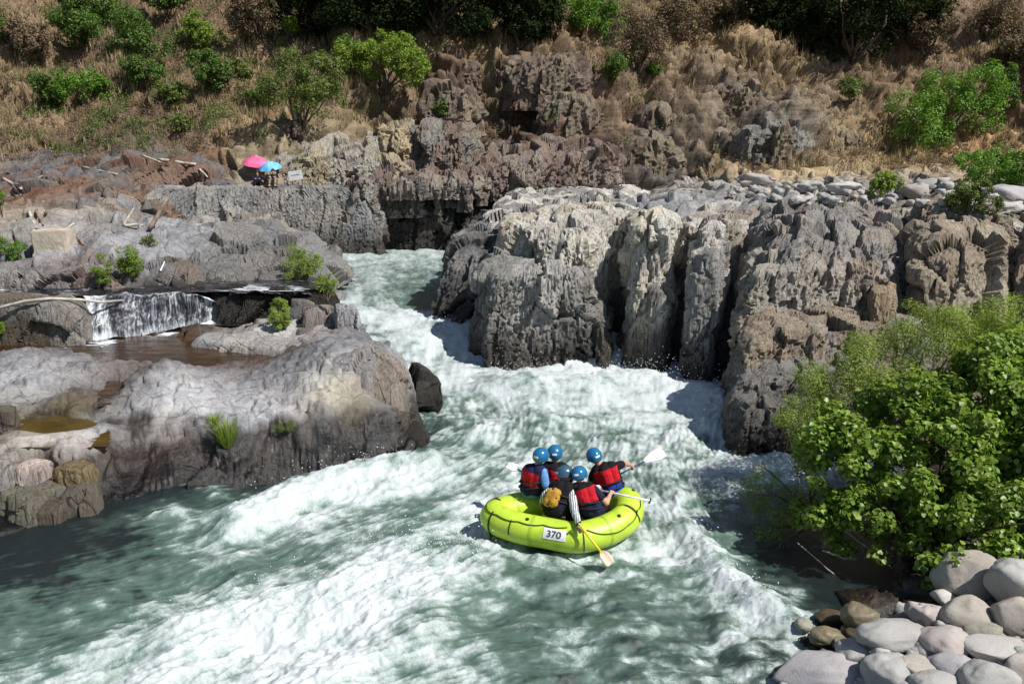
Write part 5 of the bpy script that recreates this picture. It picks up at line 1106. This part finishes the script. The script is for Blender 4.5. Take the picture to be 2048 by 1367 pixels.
def person(label, J, face, vest=None, shirt=None, pants=None, sleeves='long', helmet=(.015, .14, .30), group=None, voxel=.0125, hair=False, vestf=None, curl=.75, sc=1.22):
    """J: joints in world space; face: unit facing direction in plan"""
    V3 = lambda k: Vector(J[k]); base = V3('pelvis'); f = Vector((*face, 0)).normalized(); up = (V3('neck')-V3('pelvis')).normalized(); rt = (V3('rs')-V3('ls')).normalized()
    fw = up.cross(rt).normalized(); fw = fw if fw.dot(f) > 0 else -fw; Rt = Matrix((rt, fw, up)).transposed(); hu = (V3('head')-V3('neck')).normalized(); hu = (hu+Vector((0, 0, 1.2))).normalized()
    hf = Vector(J.get('look', tuple(f))); hf = (hf-hu*hf.dot(hu)).normalized(); Rh = Matrix((hf.cross(hu), hf, hu)).transposed(); H_ = V3('head')
    arms = {}
    for s in 'lr':
        el, wr = V3(s+'e'), V3(s+'w'); arms[s] = (V3(s+'s'), el, wr)
    def fill(bm):
        mid = V3('pelvis').lerp(V3('neck'), .5); ch = V3('pelvis').lerp(V3('neck'), .78)
        ellip(bm, V3('pelvis')+up*.03, .155*sc, .115*sc, .12*sc, Rt); ellip(bm, mid, .135*sc, .10*sc, .16*sc, Rt); ellip(bm, ch, .165*sc, .115*sc, .15*sc, Rt)
        capsule(bm, V3('neck')-up*.05, H_-hu*.05, .055*sc, .05*sc); ellip(bm, H_+hu*.01, .076*sc, .094*sc, .11*sc, Rh); ellip(bm, H_-hu*.055+hf*.03, .052*sc, .058*sc, .055*sc, Rh)
        capsule(bm, H_+hf*.088-hu*.005, H_+hf*.105-hu*.03, .011*sc, .014*sc, 8)                     # nose
        capsule(bm, H_+hf*.088-hu*.058-hf.cross(hu)*.02, H_+hf*.088-hu*.058+hf.cross(hu)*.02, .008, .008, 8)   # lips
        for k in (-1, 1): ellip(bm, H_+hf.cross(hu)*k*.078*sc-hf*.005, .012, .02, .032, Rh); ellip(bm, H_+hf.cross(hu)*k*.03+hf*.082+hu*.012, .012, .008, .008, Rh)
        capsule(bm, V3('ls'), V3('rs'), .055*sc, .055*sc)
        for s in 'lr':
            a, e, w = arms[s]; capsule(bm, a, e, .055*sc, .042*sc); capsule(bm, e, w, .041*sc, .027*sc); d = (w-e).normalized()
            pn = Vector(J.get('palm', (0, .2, -1)))
            for q in hand_segs(w, d*.8+Vector((0, 0, -.25)), pn, curl): capsule(bm, q[0], q[1], q[2]*1.05*sc, q[3]*1.05*sc, 8)
            hp = V3('pelvis')+rt*(.09 if s == 'r' else -.09); k, an = V3(s+'k'), V3(s+'a'); capsule(bm, hp, k, .085*sc, .058*sc); capsule(bm, k, an, .055*sc, .038*sc); ft = an+f*.15+Vector((0, 0, -.05)); capsule(bm, an-f*.03+Vector((0, 0, -.045)), ft, .04*sc, .032*sc)
    body = fuse('person', fill, voxel, [SKIN], None, tuple(base), 3); tag(body, label, 'person', group)
    if shirt:
        def fs(bm):
            mid = V3('pelvis').lerp(V3('neck'), .5); ch = V3('pelvis').lerp(V3('neck'), .78)
            ellip(bm, mid, .15*sc, .115*sc, .18*sc, Rt); ellip(bm, ch, .178*sc, .128*sc, .155*sc, Rt); capsule(bm, V3('ls'), V3('rs'), .066*sc, .066*sc)
            for s in 'lr':
                a, e, w = arms[s]
                if sleeves == 'long': capsule(bm, a, e, .070*sc, .058*sc); capsule(bm, e, e.lerp(w, .88), .057*sc, .042*sc)
                elif sleeves == 'short': capsule(bm, a, a.lerp(e, .6), .068*sc, .062*sc)
        fuse('shirt', fs, .014, [shirt], body, tuple(base), 2)
    if pants:
        def fp_(bm):
            ellip(bm, V3('pelvis')+up*.02, .17*sc, .13*sc, .13*sc, Rt)
            for s in 'lr': hp = V3('pelvis')+rt*(.09 if s == 'r' else -.09); k, an = V3(s+'k'), V3(s+'a'); capsule(bm, hp, k, .1*sc, .076*sc); capsule(bm, k, k.lerp(an, .85), .072*sc, .058*sc)
        fuse('trousers', fp_, .016, [pants], body, tuple(base), 2)
    if vest:
        mats = vest; L = (V3('neck')-V3('pelvis')).length
        def fv_(bm):
            lo = V3('pelvis')+up*.08; hi = V3('neck')-up*.05
            for k in (-1, 1):
                capsule(bm, lo+rt*k*.10, hi+rt*k*.115, .118*sc, .112*sc, 14)
                capsule(bm, hi+rt*k*.10+up*.02-fw*.05, hi+rt*k*.09+up*.07+fw*.02, .05, .045)
            capsule(bm, lo, hi, .13*sc, .125*sc, 14); capsule(bm, lo-fw*.05, hi-fw*.05-up*.02, .115*sc, .12*sc, 14)
        def fm(c):
            P = Vector(c)+base-V3('pelvis'); h = P.dot(up)/L; x = abs(P.dot(rt)); bk = P.dot(fw)
            if h > .985: return 2
            if x > .215 and bk > -.10: return 2
            if h > .44: return 0
            if h > .40: return 2
            return 1
        v_ = fuse('life_vest', fv_, .009, mats, body, tuple(base), 3, fm)
        def belt(bm, h_):
            for hh in (h_,):
                c = V3('pelvis')+up*L*hh
                pts = [c+rt*(.255*math.cos(t))+fw*(.19*math.sin(t)-.02) for t in np.linspace(0, 2*math.pi, 25)]
                for a, b in zip(pts[:-1], pts[1:]): capsule(bm, a, b, .013, .013, 6)
        for hh_ in (.30, .52):
          bm = bmesh.new(); belt(bm, hh_); bmesh.ops.translate(bm, verts=bm.verts, vec=-base); me = bpy.data.meshes.new('vest_belt'); bm.to_mesh(me); bm.free(); me.materials.append(M_BLACK); ob = bpy.data.objects.new('vest_belt', me); COL.objects.link(ob); ob.parent = v_
    if helmet:
        hm = NT('helmet_shell'); hp_ = hm.n('ShaderNodeTexCoord').outputs['Object']; hm.bsdf(hm.mix(hm.ramp(hm.noise(hp_, 20, 3), .4, .8, 0, .4), helmet, tuple(v*.7 for v in helmet)), .22, .6)
        V = []; na, nb = 20, 32; hc = H_+hu*.03
        for th in np.linspace(0, 1, na):
            for ph in np.linspace(0, 2*math.pi, nb, endpoint=False):
                low = 1.95+.28*math.cos(ph-math.pi)**2*(1 if math.cos(ph) < 0 else 0); a = th*low-(0 if True else 0); r = 1+(.05 if th > .93 else 0)+(.03*math.cos(6*ph)**8 if .2 < th < .7 else 0)
                x = math.sin(a)*math.sin(ph)*.122; y = math.sin(a)*math.cos(ph)*.143; z = math.cos(a)*.13; V.append(hc+(hf.cross(hu)*x+hf*y+hu*z)*r*1.05)
        he = mesh('helmet', np.array([list(v-base) for v in V]), gfaces(na, nb, True), hm.m, parent=body); so_ = he.modifiers.new('solid', 'SOLIDIFY'); so_.thickness = .012; so_.offset = 1
        V = []
        for j in range(5):
            for i in range(7): a = 1.4+.24*j/4; ph = math.pi+(-.3+.6*i/6); V.append(hc+(hf.cross(hu)*math.sin(a)*math.sin(ph)*.122+hf*math.sin(a)*math.cos(ph)*.143+hu*math.cos(a)*.13)*1.18-base)
        mesh('helmet_sticker', np.array([list(v) for v in V]), gfaces(5, 7), M_WHITE, parent=he)
        bm = bmesh.new()
        for k in (-1, 1): capsule(bm, H_+hf.cross(hu)*k*.085+hf*.01-base, H_-hu*.10+hf*.06+hf.cross(hu)*k*.02-base, .007, .007, 6)
        me = bpy.data.meshes.new('chin_strap'); bm.to_mesh(me); bm.free(); me.materials.append(M_BLACK); ob = bpy.data.objects.new('chin_strap', me); COL.objects.link(ob); ob.parent = he
    elif hair:
        fuse('hair', lambda bm: (ellip(bm, H_+hu*.035-hf*.015, .088, .10, .10, Rh), ellip(bm, H_-hf*.05-hu*.03, .07, .05, .09, Rh)), .014, [HAIR], body, tuple(base), 2)
    return body
def cloth(name, col, col2=None, scale=18, kind='plain'):
    t = NT(name); p = t.pos()
    if kind == 'plaid':
        v = t.voro(t.mapping(p, (1, 1, 1)), 26, 'F1', 'Distance'); w = t.n('ShaderNodeTexWave'); t.inp(w.inputs['Vector'], p); w.inputs['Scale'].default_value = 9; w.inputs['Distortion'].default_value = 2.5
        c = t.mix(t.ramp(w.outputs['Fac'], .52, .62), col, col2); c = t.mix(t.ramp(v, .25, .35, .5, 0), c, col2)
    else: c = t.mix(t.ramp(t.noise(p, scale, 4), .35, .7), col, col2 or tuple(v*.7 for v in col))
    t.bsdf(c, .85, .2, t.bump(t.noise(p, 14, 4, .6), .5, .03)); return t.m
RED = cloth('red_vest_fabric', (.55, .012, .025)); NAVY = cloth('navy_fabric', (.015, .018, .06)); BLK = cloth('black_fabric', (.01, .01, .013)); ROYAL = cloth('royal_blue_fabric', (.015, .045, .40))
LBLUE = cloth('light_blue_shirt', (.13, .30, .58)); PLAID = cloth('white_checked_shirt', (.68, .70, .70), (.10, .12, .13), kind='plaid'); MAROON = cloth('dark_navy_shirt', (.02, .015, .035)); TANF = cloth('tan_pack_fabric', (.50, .28, .04)); JEAN = cloth('pale_jeans', (.12, .24, .36)); KHAKI = cloth('khaki_cloth', (.25, .22, .16))
P3 = PD
def sit(pel, neck, head, face, rs, ls, re, le, rw, lw, kd=.42, knees=None, **k):
    f = Vector((*face, 0)).normalized(); r = Vector((f.y, -f.x, 0)); p = Vector(pel); J = dict(pelvis=pel, neck=neck, head=head, rs=rs, ls=ls, re=re, le=le, rw=rw, lw=lw)
    J['rk'] = tuple(p+f*kd+r*.13+Vector((0, 0, .03))); J['lk'] = tuple(p+f*kd-r*.13+Vector((0, 0, .03))); J['ra'] = tuple(p+f*(kd+.02)+r*.13+Vector((0, 0, -.33))); J['la'] = tuple(p+f*(kd+.02)-r*.13+Vector((0, 0, -.33))); J.update(k); return J
GP_ = 'rafters in helmets and life vests'
A = sit(P3(1062,984,14.05), P3(1070,937,14.0), P3(1081,914,14.0), (.75,.66), P3(1086,944,13.88), P3(1052,941,14.16), P3(1092,970,13.80), P3(1048,960,14.35), P3(1112,972,14.0), P3(1050,942,14.52), look=(.5,.8,-.2))
person('person in a blue helmet, red vest and light blue shirt sitting leftmost in the raft', A, (.75,.66), (RED, NAVY, NAVY), LBLUE, JEAN, group=GP_)
B = sit(P3(1108,975,14.5), P3(1110,932,14.45), P3(1110,908,14.5), (.1,1), P3(1131,936,14.42), P3(1090,934,14.5), P3(1140,958,14.5), P3(1083,955,14.6), P3(1128,965,14.75), P3(1095,965,14.8))
person('person in a blue helmet and red vest sitting farthest back, behind the leftmost rafter', B, (.1,1), (RED, NAVY, BLK), MAROON, BLK, group=GP_)
Cc = sit(P3(1108,1020,13.5), P3(1126,970,13.7), P3(1130,950,13.8), (.45,.8), P3(1143,981,13.58), P3(1107,976,13.8), P3(1149,1022,13.22), P3(1090,990,13.6), P3(1159,1051,12.86), P3(1084,1003,13.7), kd=.34, look=(.9,.4,-.1))
cp_ = person('person in a grey helmet and white checked shirt with a tan pack, steering the raft', Cc, (.45,.8), (BLK, NAVY, BLK), PLAID, BLK, helmet=(.035,.09,.15), group=GP_)
def pack(bm):
    up = (Vector(Cc['neck'])-Vector(Cc['pelvis'])).normalized(); rt = (Vector(Cc['rs'])-Vector(Cc['ls'])).normalized(); fw = up.cross(rt).normalized(); fw = fw if fw.y > 0 else -fw
    c = Vector(Cc['pelvis']).lerp(Vector(Cc['neck']), .42)-fw*.18; Rt = Matrix((rt, fw, up)).transposed()
    for dx in (-.07, .07):
        capsule(bm, c+rt*dx*.8-up*.09, c+rt*dx*.8+up*.07, .09, .085, 14)
    ellip(bm, c, .12, .09, .17, Rt)
pk = fuse('back_pack', pack, .012, [TANF], cp_, tuple(Cc['pelvis']), 3)
bm = bmesh.new(); up = (Vector(Cc['neck'])-Vector(Cc['pelvis'])).normalized(); rt = (Vector(Cc['rs'])-Vector(Cc['ls'])).normalized(); fw = up.cross(rt).normalized(); fw = fw if fw.y > 0 else -fw; c = Vector(Cc['pelvis']).lerp(Vector(Cc['neck']), .42)-fw*.265-Vector(Cc['pelvis'])
capsule(bm, c+up*.16+fw*.03, c-up*.16+fw*.03, .014, .014, 6); capsule(bm, c-rt*.12+fw*.03-up*.02, c+rt*.12+fw*.03-up*.02, .014, .014, 6); me = bpy.data.meshes.new('pack_strap'); bm.to_mesh(me); bm.free(); me.materials.append(M_BLACK); ob = bpy.data.objects.new('pack_strap', me); COL.objects.link(ob); ob.parent = pk
Dd = sit(P3(1184,1026,13.45), P3(1165,974,13.58), P3(1159,951,13.7), (.35,.9), P3(1187,978,13.5), P3(1146,976,13.65), P3(1213,1005,13.4), P3(1138,998,13.8), P3(1221,986,13.55), P3(1150,1002,14.0), kd=.36, palm=(0, .3, -1))
person('person in a blue helmet and red vest, nearest the camera, holding a white-shafted paddle', Dd, (.35,.9), (RED, NAVY, BLK), MAROON, BLK, sleeves='short', group=GP_)
E = sit(P3(1226,988,14.1), P3(1208,934,14.15), P3(1189,914,14.2), (-.25,1), P3(1233,932,14.15), P3(1190,942,14.2), P3(1249,926,14.35), P3(1180,962,14.3), P3(1262,930,14.5), P3(1196,968,14.5), kd=.36, look=(-.4,1,-.1), palm=(0, .3, -1))
person('person in blue helmet, red and royal blue vest, reaching a paddle out to the right', E, (-.25,1), (RED, ROYAL, BLK), BLK, BLK, sleeves='short', group=GP_)
# paddles
def paddle(label, a, b, col, bladecol, blade=.42, w=.10, grip=True, r=.016, nrm=(0, -.6, .8)):
    a = Vector(a); b = Vector(b); d = (b-a).normalized(); e = empty('paddle', tuple(a), 0, label, 'paddle', 'raft paddles'); n = Vector(nrm); n = (n-d*n.dot(d)).normalized(); s = d.cross(n)
    v, f = tube([(0, 0, 0), tuple((b-a)*.5), tuple(b-a)], [r]*3, 10); mesh('shaft', v, f, col, parent=e)
    prof = [(0, .02), (.12, .055), (.3, .085), (.55, w), (.8, w), (.95, w*.85), (1.0, w*.5)]; V = []; F = []
    for t, ww in prof:
        for j in range(7): u = -1+2*j/6; V.append(tuple((b-a)+d*(t*blade-.04)+s*u*ww+n*(.012+.02*(u*u)-.01*t)))
        for j in range(7): u = 1-2*j/6; V.append(tuple((b-a)+d*(t*blade-.04)+s*u*ww*.99+n*(-.004+.02*(u*u)-.01*t)))
    m_ = 14
    for i in range(len(prof)-1):
        for j in range(m_): F.append((i*m_+j, i*m_+(j+1) % m_, (i+1)*m_+(j+1) % m_, (i+1)*m_+j))
    F.append(tuple(range(m_))); F.append(tuple(range((len(prof)-1)*m_, len(prof)*m_))[::-1]); mesh('blade', V, F, bladecol, parent=e)
    if grip: v, f = tube([tuple(s*.05), (0, 0, 0), tuple(-s*.05)], [.014, .018, .014], 8); mesh('grip', v, f, M_BLACK, parent=e)
    return e
M_PWHITE = plain('white_paddle_plastic', (.82, .82, .80), .35); M_PYEL = plain('yellow_paddle_shaft', (.80, .62, .03), .35); M_PDARK = plain('dark_blue_paddle_shaft', (.03, .05, .10), .3); M_PBRN = plain('pale_wood_blade', (.55, .42, .32), .5)
def shift(p, d): return tuple(Vector(p)+Vector(d))
paddle('white-bladed paddle held out to the left behind the leftmost rafter', shift(A['rw'], (.05, .03, -.03)), P3(1034,938,14.6), M_PDARK, M_PWHITE, .26, .08)
paddle('paddle with a broad white blade held out over the water at the right', shift(E['lw'], (.0, .02, -.03)), P3(1292,921,14.75), M_PDARK, M_PWHITE, .44, .115)
paddle('paddle with a long white shaft lying level over the right tube', P3(1300,1001,13.3), P3(1200,980,13.72), M_PWHITE, M_PWHITE, .26, .07, r=.019)
paddle('yellow steering paddle dipping into the water at the near side of the raft', P3(1157,1046,12.80), P3(1204,1106,12.56), M_PYEL, M_PBRN, .26, .09, r=.02)
# ------------------------------------------------------------------ beach umbrellas, bathers and sign on the far ledge
def umbrella(label, px, py, D, dia, foot, c1, tilt, seed):
    top = Vector(PD(px, py, D)); ft, _ = surf(*foot); ft.y = D; ft, _ = drop(top.x+.05, D, 5.25); e = empty('beach_umbrella', tuple(ft), 0, label, 'beach umbrella', 'beach umbrellas on the ledge'); t = top-ft; R3 = Matrix.Rotation(tilt, 3, 'Y')@Matrix.Rotation(RAD(14), 3, 'X'); V = []; F = []; ns = 48; nr = 7
    for i in range(nr+1):
        q = i/nr
        for k in range(ns):
            a = 2*math.pi*k/ns; g = abs(math.sin(4*a)); r = dia/2*q*(1-.05*q*g); z = .26*dia*(1-q**1.7)-.03*g*q*dia*.5-(.02 if i == nr else 0); V.append(tuple(t+R3@Vector((r*math.cos(a), r*math.sin(a), z-.13*dia))))
    F = gfaces(nr+1, ns, True); M = cloth('canopy_'+('pink' if c1[0] > c1[2] else 'blue'), c1, tuple(min(1, v*1.5+.03) for v in c1), 3); cn = mesh('canopy', V, F, M, parent=e)
    for k in range(8):
        a = 2*math.pi*(k+.0)/8; p0 = t+R3@Vector((0, 0, -.10*dia)); p1 = t+R3@Vector((dia*.49*math.cos(a), dia*.49*math.sin(a), -.15*dia)); v, f = tube([tuple(p0), tuple(p1)], [.008, .006], 4); mesh('rib', v, f, M_WHITE, parent=e)
    v, f = tube([(0, 0, -.2), tuple(t+R3@Vector((0, 0, .16*dia)))], [.02, .018], 8); mesh('pole', v, f, M_WHITE, parent=e)
umbrella('pink beach umbrella on the far ledge, left of the blue one', 512, 319, 41.3, 1.3, (520, 372), (.60, .10, .22), RAD(8), 1)
umbrella('light blue beach umbrella on the far ledge, in front of the pink one', 539, 329, 40.5, 1.12, (545, 372), (.12, .34, .58), RAD(-6), 2)
def bather(label, px, D, face, cols, seed):
    g, _ = drop(PD(px, 372, D)[0], D, 5.25); p = g+Vector((0, 0, .08)); f = Vector((*face, 0)).normalized(); r = Vector((f.y, -f.x, 0)); u = Vector((0, 0, 1)); T = lambda v: tuple(v)
    J = dict(pelvis=T(p), neck=T(p+u*.38-f*.03), head=T(p+u*.54+f*.03), rs=T(p+u*.33+r*.17), ls=T(p+u*.33-r*.17), re=T(p+u*.15+r*.23+f*.12), le=T(p+u*.15-r*.23+f*.12), rw=T(p+u*.3+r*.12+f*.32), lw=T(p+u*.3-r*.12+f*.32),
             rk=T(p+u*.28+r*.12+f*.30), lk=T(p+u*.28-r*.12+f*.30), ra=T(p-u*.03+r*.13+f*.42), la=T(p-u*.03-r*.13+f*.42))
    person(label, J, face, None, cols[0], cols[1], sleeves='short', helmet=None, hair=True, group=None, voxel=.018, sc=.95)
bather('person in dark clothes sitting in the shade left under the pink umbrella', 516, 40.2, (.3, -1), (NAVY, BLK), 1)
bather('person in dark top and khaki trousers sitting under the light blue umbrella', 548, 40.1, (.1, -1), (MAROON, KHAKI), 2)
sg, _ = drop(PD(594, 365, 40.4)[0], 40.4); e = empty('sign_board', tuple(sg), RAD(-4), 'small white sign board standing on the cliff edge right of the umbrellas', 'sign')
def box(name, x0, x1, y0, y1, z0, z1, mat, parent, bev=.01):
    bm = bmesh.new(); bmesh.ops.create_cube(bm, size=1)
    for v in bm.verts: v.co = Vector((x0 if v.co.x < 0 else x1, y0 if v.co.y < 0 else y1, z0 if v.co.z < 0 else z1))
    bmesh.ops.bevel(bm, geom=bm.edges, offset=bev, segments=2, affect='EDGES'); me = bpy.data.meshes.new(name); bm.to_mesh(me); bm.free(); me.materials.append(mat); o = bpy.data.objects.new(name, me); COL.objects.link(o); o.parent = parent; return o
box('panel', -.33, .33, -.012, .012, .2, .64, M_WHITE, e, .004).rotation_euler = (0, RAD(-8), 0); box('post', -.26, -.22, .016, .05, -.2, .5, M_BARK, e, .004); box('post', .22, .26, .016, .05, -.2, .5, M_BARK, e, .004)
rng = np.random.default_rng(3); V = []; F = []; x = -.2
while x < .2:
    w = rng.uniform(.015, .035); h = rng.uniform(.035, .06); o = len(V); V += [(x, -.015, .44-h/2), (x+w, -.015, .44-h/2), (x+w, -.015, .44+h/2), (x, -.015, .44+h/2)]; F.append((o, o+1, o+2, o+3)); x += w+rng.uniform(.01, .02)
mesh('faded_lettering', V, F, M_INK, parent=e, smooth=False).rotation_euler = (0, RAD(-8), 0)
# towels and bags on the ledge
def lump(name, cat, label, px, py, wx, hx, mat, seed):
    p, _ = surf(px, py); d = (p-Vector((0, 0, CAMH))).length; m = d/FPX; me = stone_mesh(name, wx*m/2, wx*m/2*.7, hx*m/2, seed, .2, mat, (14, 20)); o = bpy.data.objects.new(name, me); COL.objects.link(o); o.location = p+Vector((0, .1, hx*m*.25)); tag(o, label, cat)
lump('bag', 'bag', 'small red bag at the left end of the bathers on the ledge', 507, 370, 10, 7, RED, 5); lump('towel', 'towel', 'pale folded towel at the cliff edge in front of the bathers', 540, 373, 26, 4, KHAKI, 6)
# ------------------------------------------------------------------ concrete block, driftwood
cm = NT('weathered_concrete'); p = cm.n('ShaderNodeTexCoord').outputs['Object']; n = cm.noise(p, 1.5, 6, .65); c = cm.mix(cm.ramp(n, .35, .65), (.40, .35, .28), (.52, .47, .39)); st = cm.noise(cm.mapping(p, (6, 6, .6)), 2, 4); c = cm.mix(cm.ramp(st, .55, .7, 0, .4), c, (.26, .22, .17)); cm.bsdf(c, .9, .2, cm.bump(cm.noise(p, 14, 5, .7), .5, .02))
bp = Vector(PZ(96, 519, 2.78)); bm = bmesh.new(); bmesh.ops.create_cube(bm, size=1)
for v in bm.verts:
    v.co = Vector((v.co.x*1.12*(1 if v.co.z < 0 else .96), v.co.y*1.0, (v.co.z+.5)*1.0-.05))
bmesh.ops.bevel(bm, geom=bm.edges, offset=.04, segments=2, affect='EDGES'); bmesh.ops.subdivide_edges(bm, edges=[q for q in bm.edges if q.calc_length() > .3], cuts=12, use_grid_fill=True)
for v in bm.verts: k = fbm(np.array([[*v.co]])*3, 3, 4)[0]; v.co += Vector(v.co).normalized()*k*.04
me = bpy.data.meshes.new('concrete_block'); bm.to_mesh(me); bm.free(); me.materials.append(cm.m); o = bpy.data.objects.new('concrete_block', me); COL.objects.link(o); o.location = bp+Vector((0, .55, 0)); o.rotation_euler = (0, 0, RAD(6)); tag(o, 'big square weathered concrete block on the rocks at the left', 'block')
M_DRIFT = plain('driftwood', (.46, .41, .35), .85, .2, .25, 5); M_DRIFTD = plain('dark_driftwood', (.24, .18, .14), .85, .2, .3, 5)
LG_ = [((300,462),(336,398),.09,M_DRIFTD,'thick brown timber leaning against the grey cliff left of the dome rock'),((248,452),(268,418),.05,M_DRIFT,'short pale stick leaning on the rock left of the thick timber'),((250,453),(288,452),.06,M_DRIFT,'short pale log lying at the foot of the thick timber'),
       ((8,360),(44,380),.08,M_DRIFT,'pale log at the far left edge of the reddish rocks'),((60,425),(74,458),.06,M_DRIFT,'pale stick standing left behind the concrete block'),((74,424),(88,452),.06,M_DRIFTD,'brown stick crossing behind the concrete block'),
       ((318,322),(392,331),.09,M_DRIFT,'long bleached log lying across the slope left of the umbrellas'),((284,312),(322,326),.05,M_DRIFT,'thin bleached log left of the long bleached log'),((165,335),(236,350),.05,M_DRIFT,'thin grey log on the reddish rocks at left'),
       ((400,340),(416,356),.05,M_DRIFT,'short pale stick right of the long bleached log'),((146,462),(168,490),.05,M_DRIFTD,'dark stick leaning right of the concrete block'),((40,378),(88,352),.05,M_DRIFTD,'thin brown log above the pale log at the far left'),
       ((322,542),(330,524),.03,M_WHITE,'tiny bright white stick by the side stream'),((150,448),(128,462),.04,M_DRIFT,'small pale stick lying on top behind the concrete block')]
rng = np.random.default_rng(12)
for (a, b, r, m_, lab) in LG_:
    pa, _ = surf(*a); pb, _ = surf(*b)
    if (pa-pb).length > 4: pb = Vector(PD(b[0], b[1], pa.y+.4))
    off = Vector((0, -.04, r*.7)); v, f = tube(wobble(pa+off, pb+off, 8, r*.25, rng), np.linspace(r, r*.65, 8), 8); tag(mesh('driftwood', v, f, m_), lab, 'driftwood', 'driftwood on the left bank')
pts = [Vector(PD(px, py, D)) for px, py, D in [(-60,632,23.2),(10,612,23.25),(50,602,23.3),(100,597,23.4),(160,599,23.6),(205,604,24.1),(245,600,24.6)]]
v, f = tube([tuple(q) for q in pts], [.03, .04, .045, .045, .04, .035, .025], 8); tag(mesh('driftwood', v, f, M_DRIFT), 'long curved pale log lying along the lip of the ledge beside the small waterfall', 'driftwood')
# ------------------------------------------------------------------ light, sky, camera
W = bpy.data.worlds.new('World'); S.world = W; W.use_nodes = True; nt = W.node_tree; nt.nodes.clear()
sky = nt.nodes.new('ShaderNodeTexSky'); sky.sky_type = 'NISHITA'; sky.sun_disc = False
SUN_EL = RAD(50); SUN_AZ = math.atan2(.86, -.50)   # clockwise from +Y
sky.sun_elevation = SUN_EL; sky.sun_rotation = SUN_AZ; sky.air_density = 1.0; sky.dust_density = .6
bg = nt.nodes.new('ShaderNodeBackground'); bg.inputs[1].default_value = .07; wo = nt.nodes.new('ShaderNodeOutputWorld')
nt.links.new(sky.outputs[0], bg.inputs[0]); nt.links.new(bg.outputs[0], wo.inputs[0])
sl = bpy.data.lights.new('sun', 'SUN'); sl.energy = 4.8; sl.angle = RAD(.5); sl.color = (1, .96, .90)
so = bpy.data.objects.new('sun', sl); COL.objects.link(so)
sd = Vector((math.sin(SUN_AZ)*math.cos(SUN_EL), math.cos(SUN_AZ)*math.cos(SUN_EL), math.sin(SUN_EL)))
so.rotation_euler = sd.to_track_quat('Z', 'Y').to_euler()
cd = bpy.data.cameras.new('camera'); cam = bpy.data.objects.new('camera', cd); COL.objects.link(cam)
cam.location = (0, 0, CAMH); cam.rotation_euler = (math.pi/2-PITCH, 0, 0); cd.sensor_width = 36; cd.lens = FPX/2048*36
cd.clip_start = .1; cd.clip_end = 800; S.camera = cam
S.view_settings.view_transform = 'Standard'; S.view_settings.look = 'None'; S.view_settings.exposure = .3; S.view_settings.gamma = 1
S.view_settings.use_curve_mapping = False
S.render.engine = 'CYCLES'
try: S.cycles.max_bounces = 6; S.cycles.transparent_max_bounces = 8
except Exception: pass
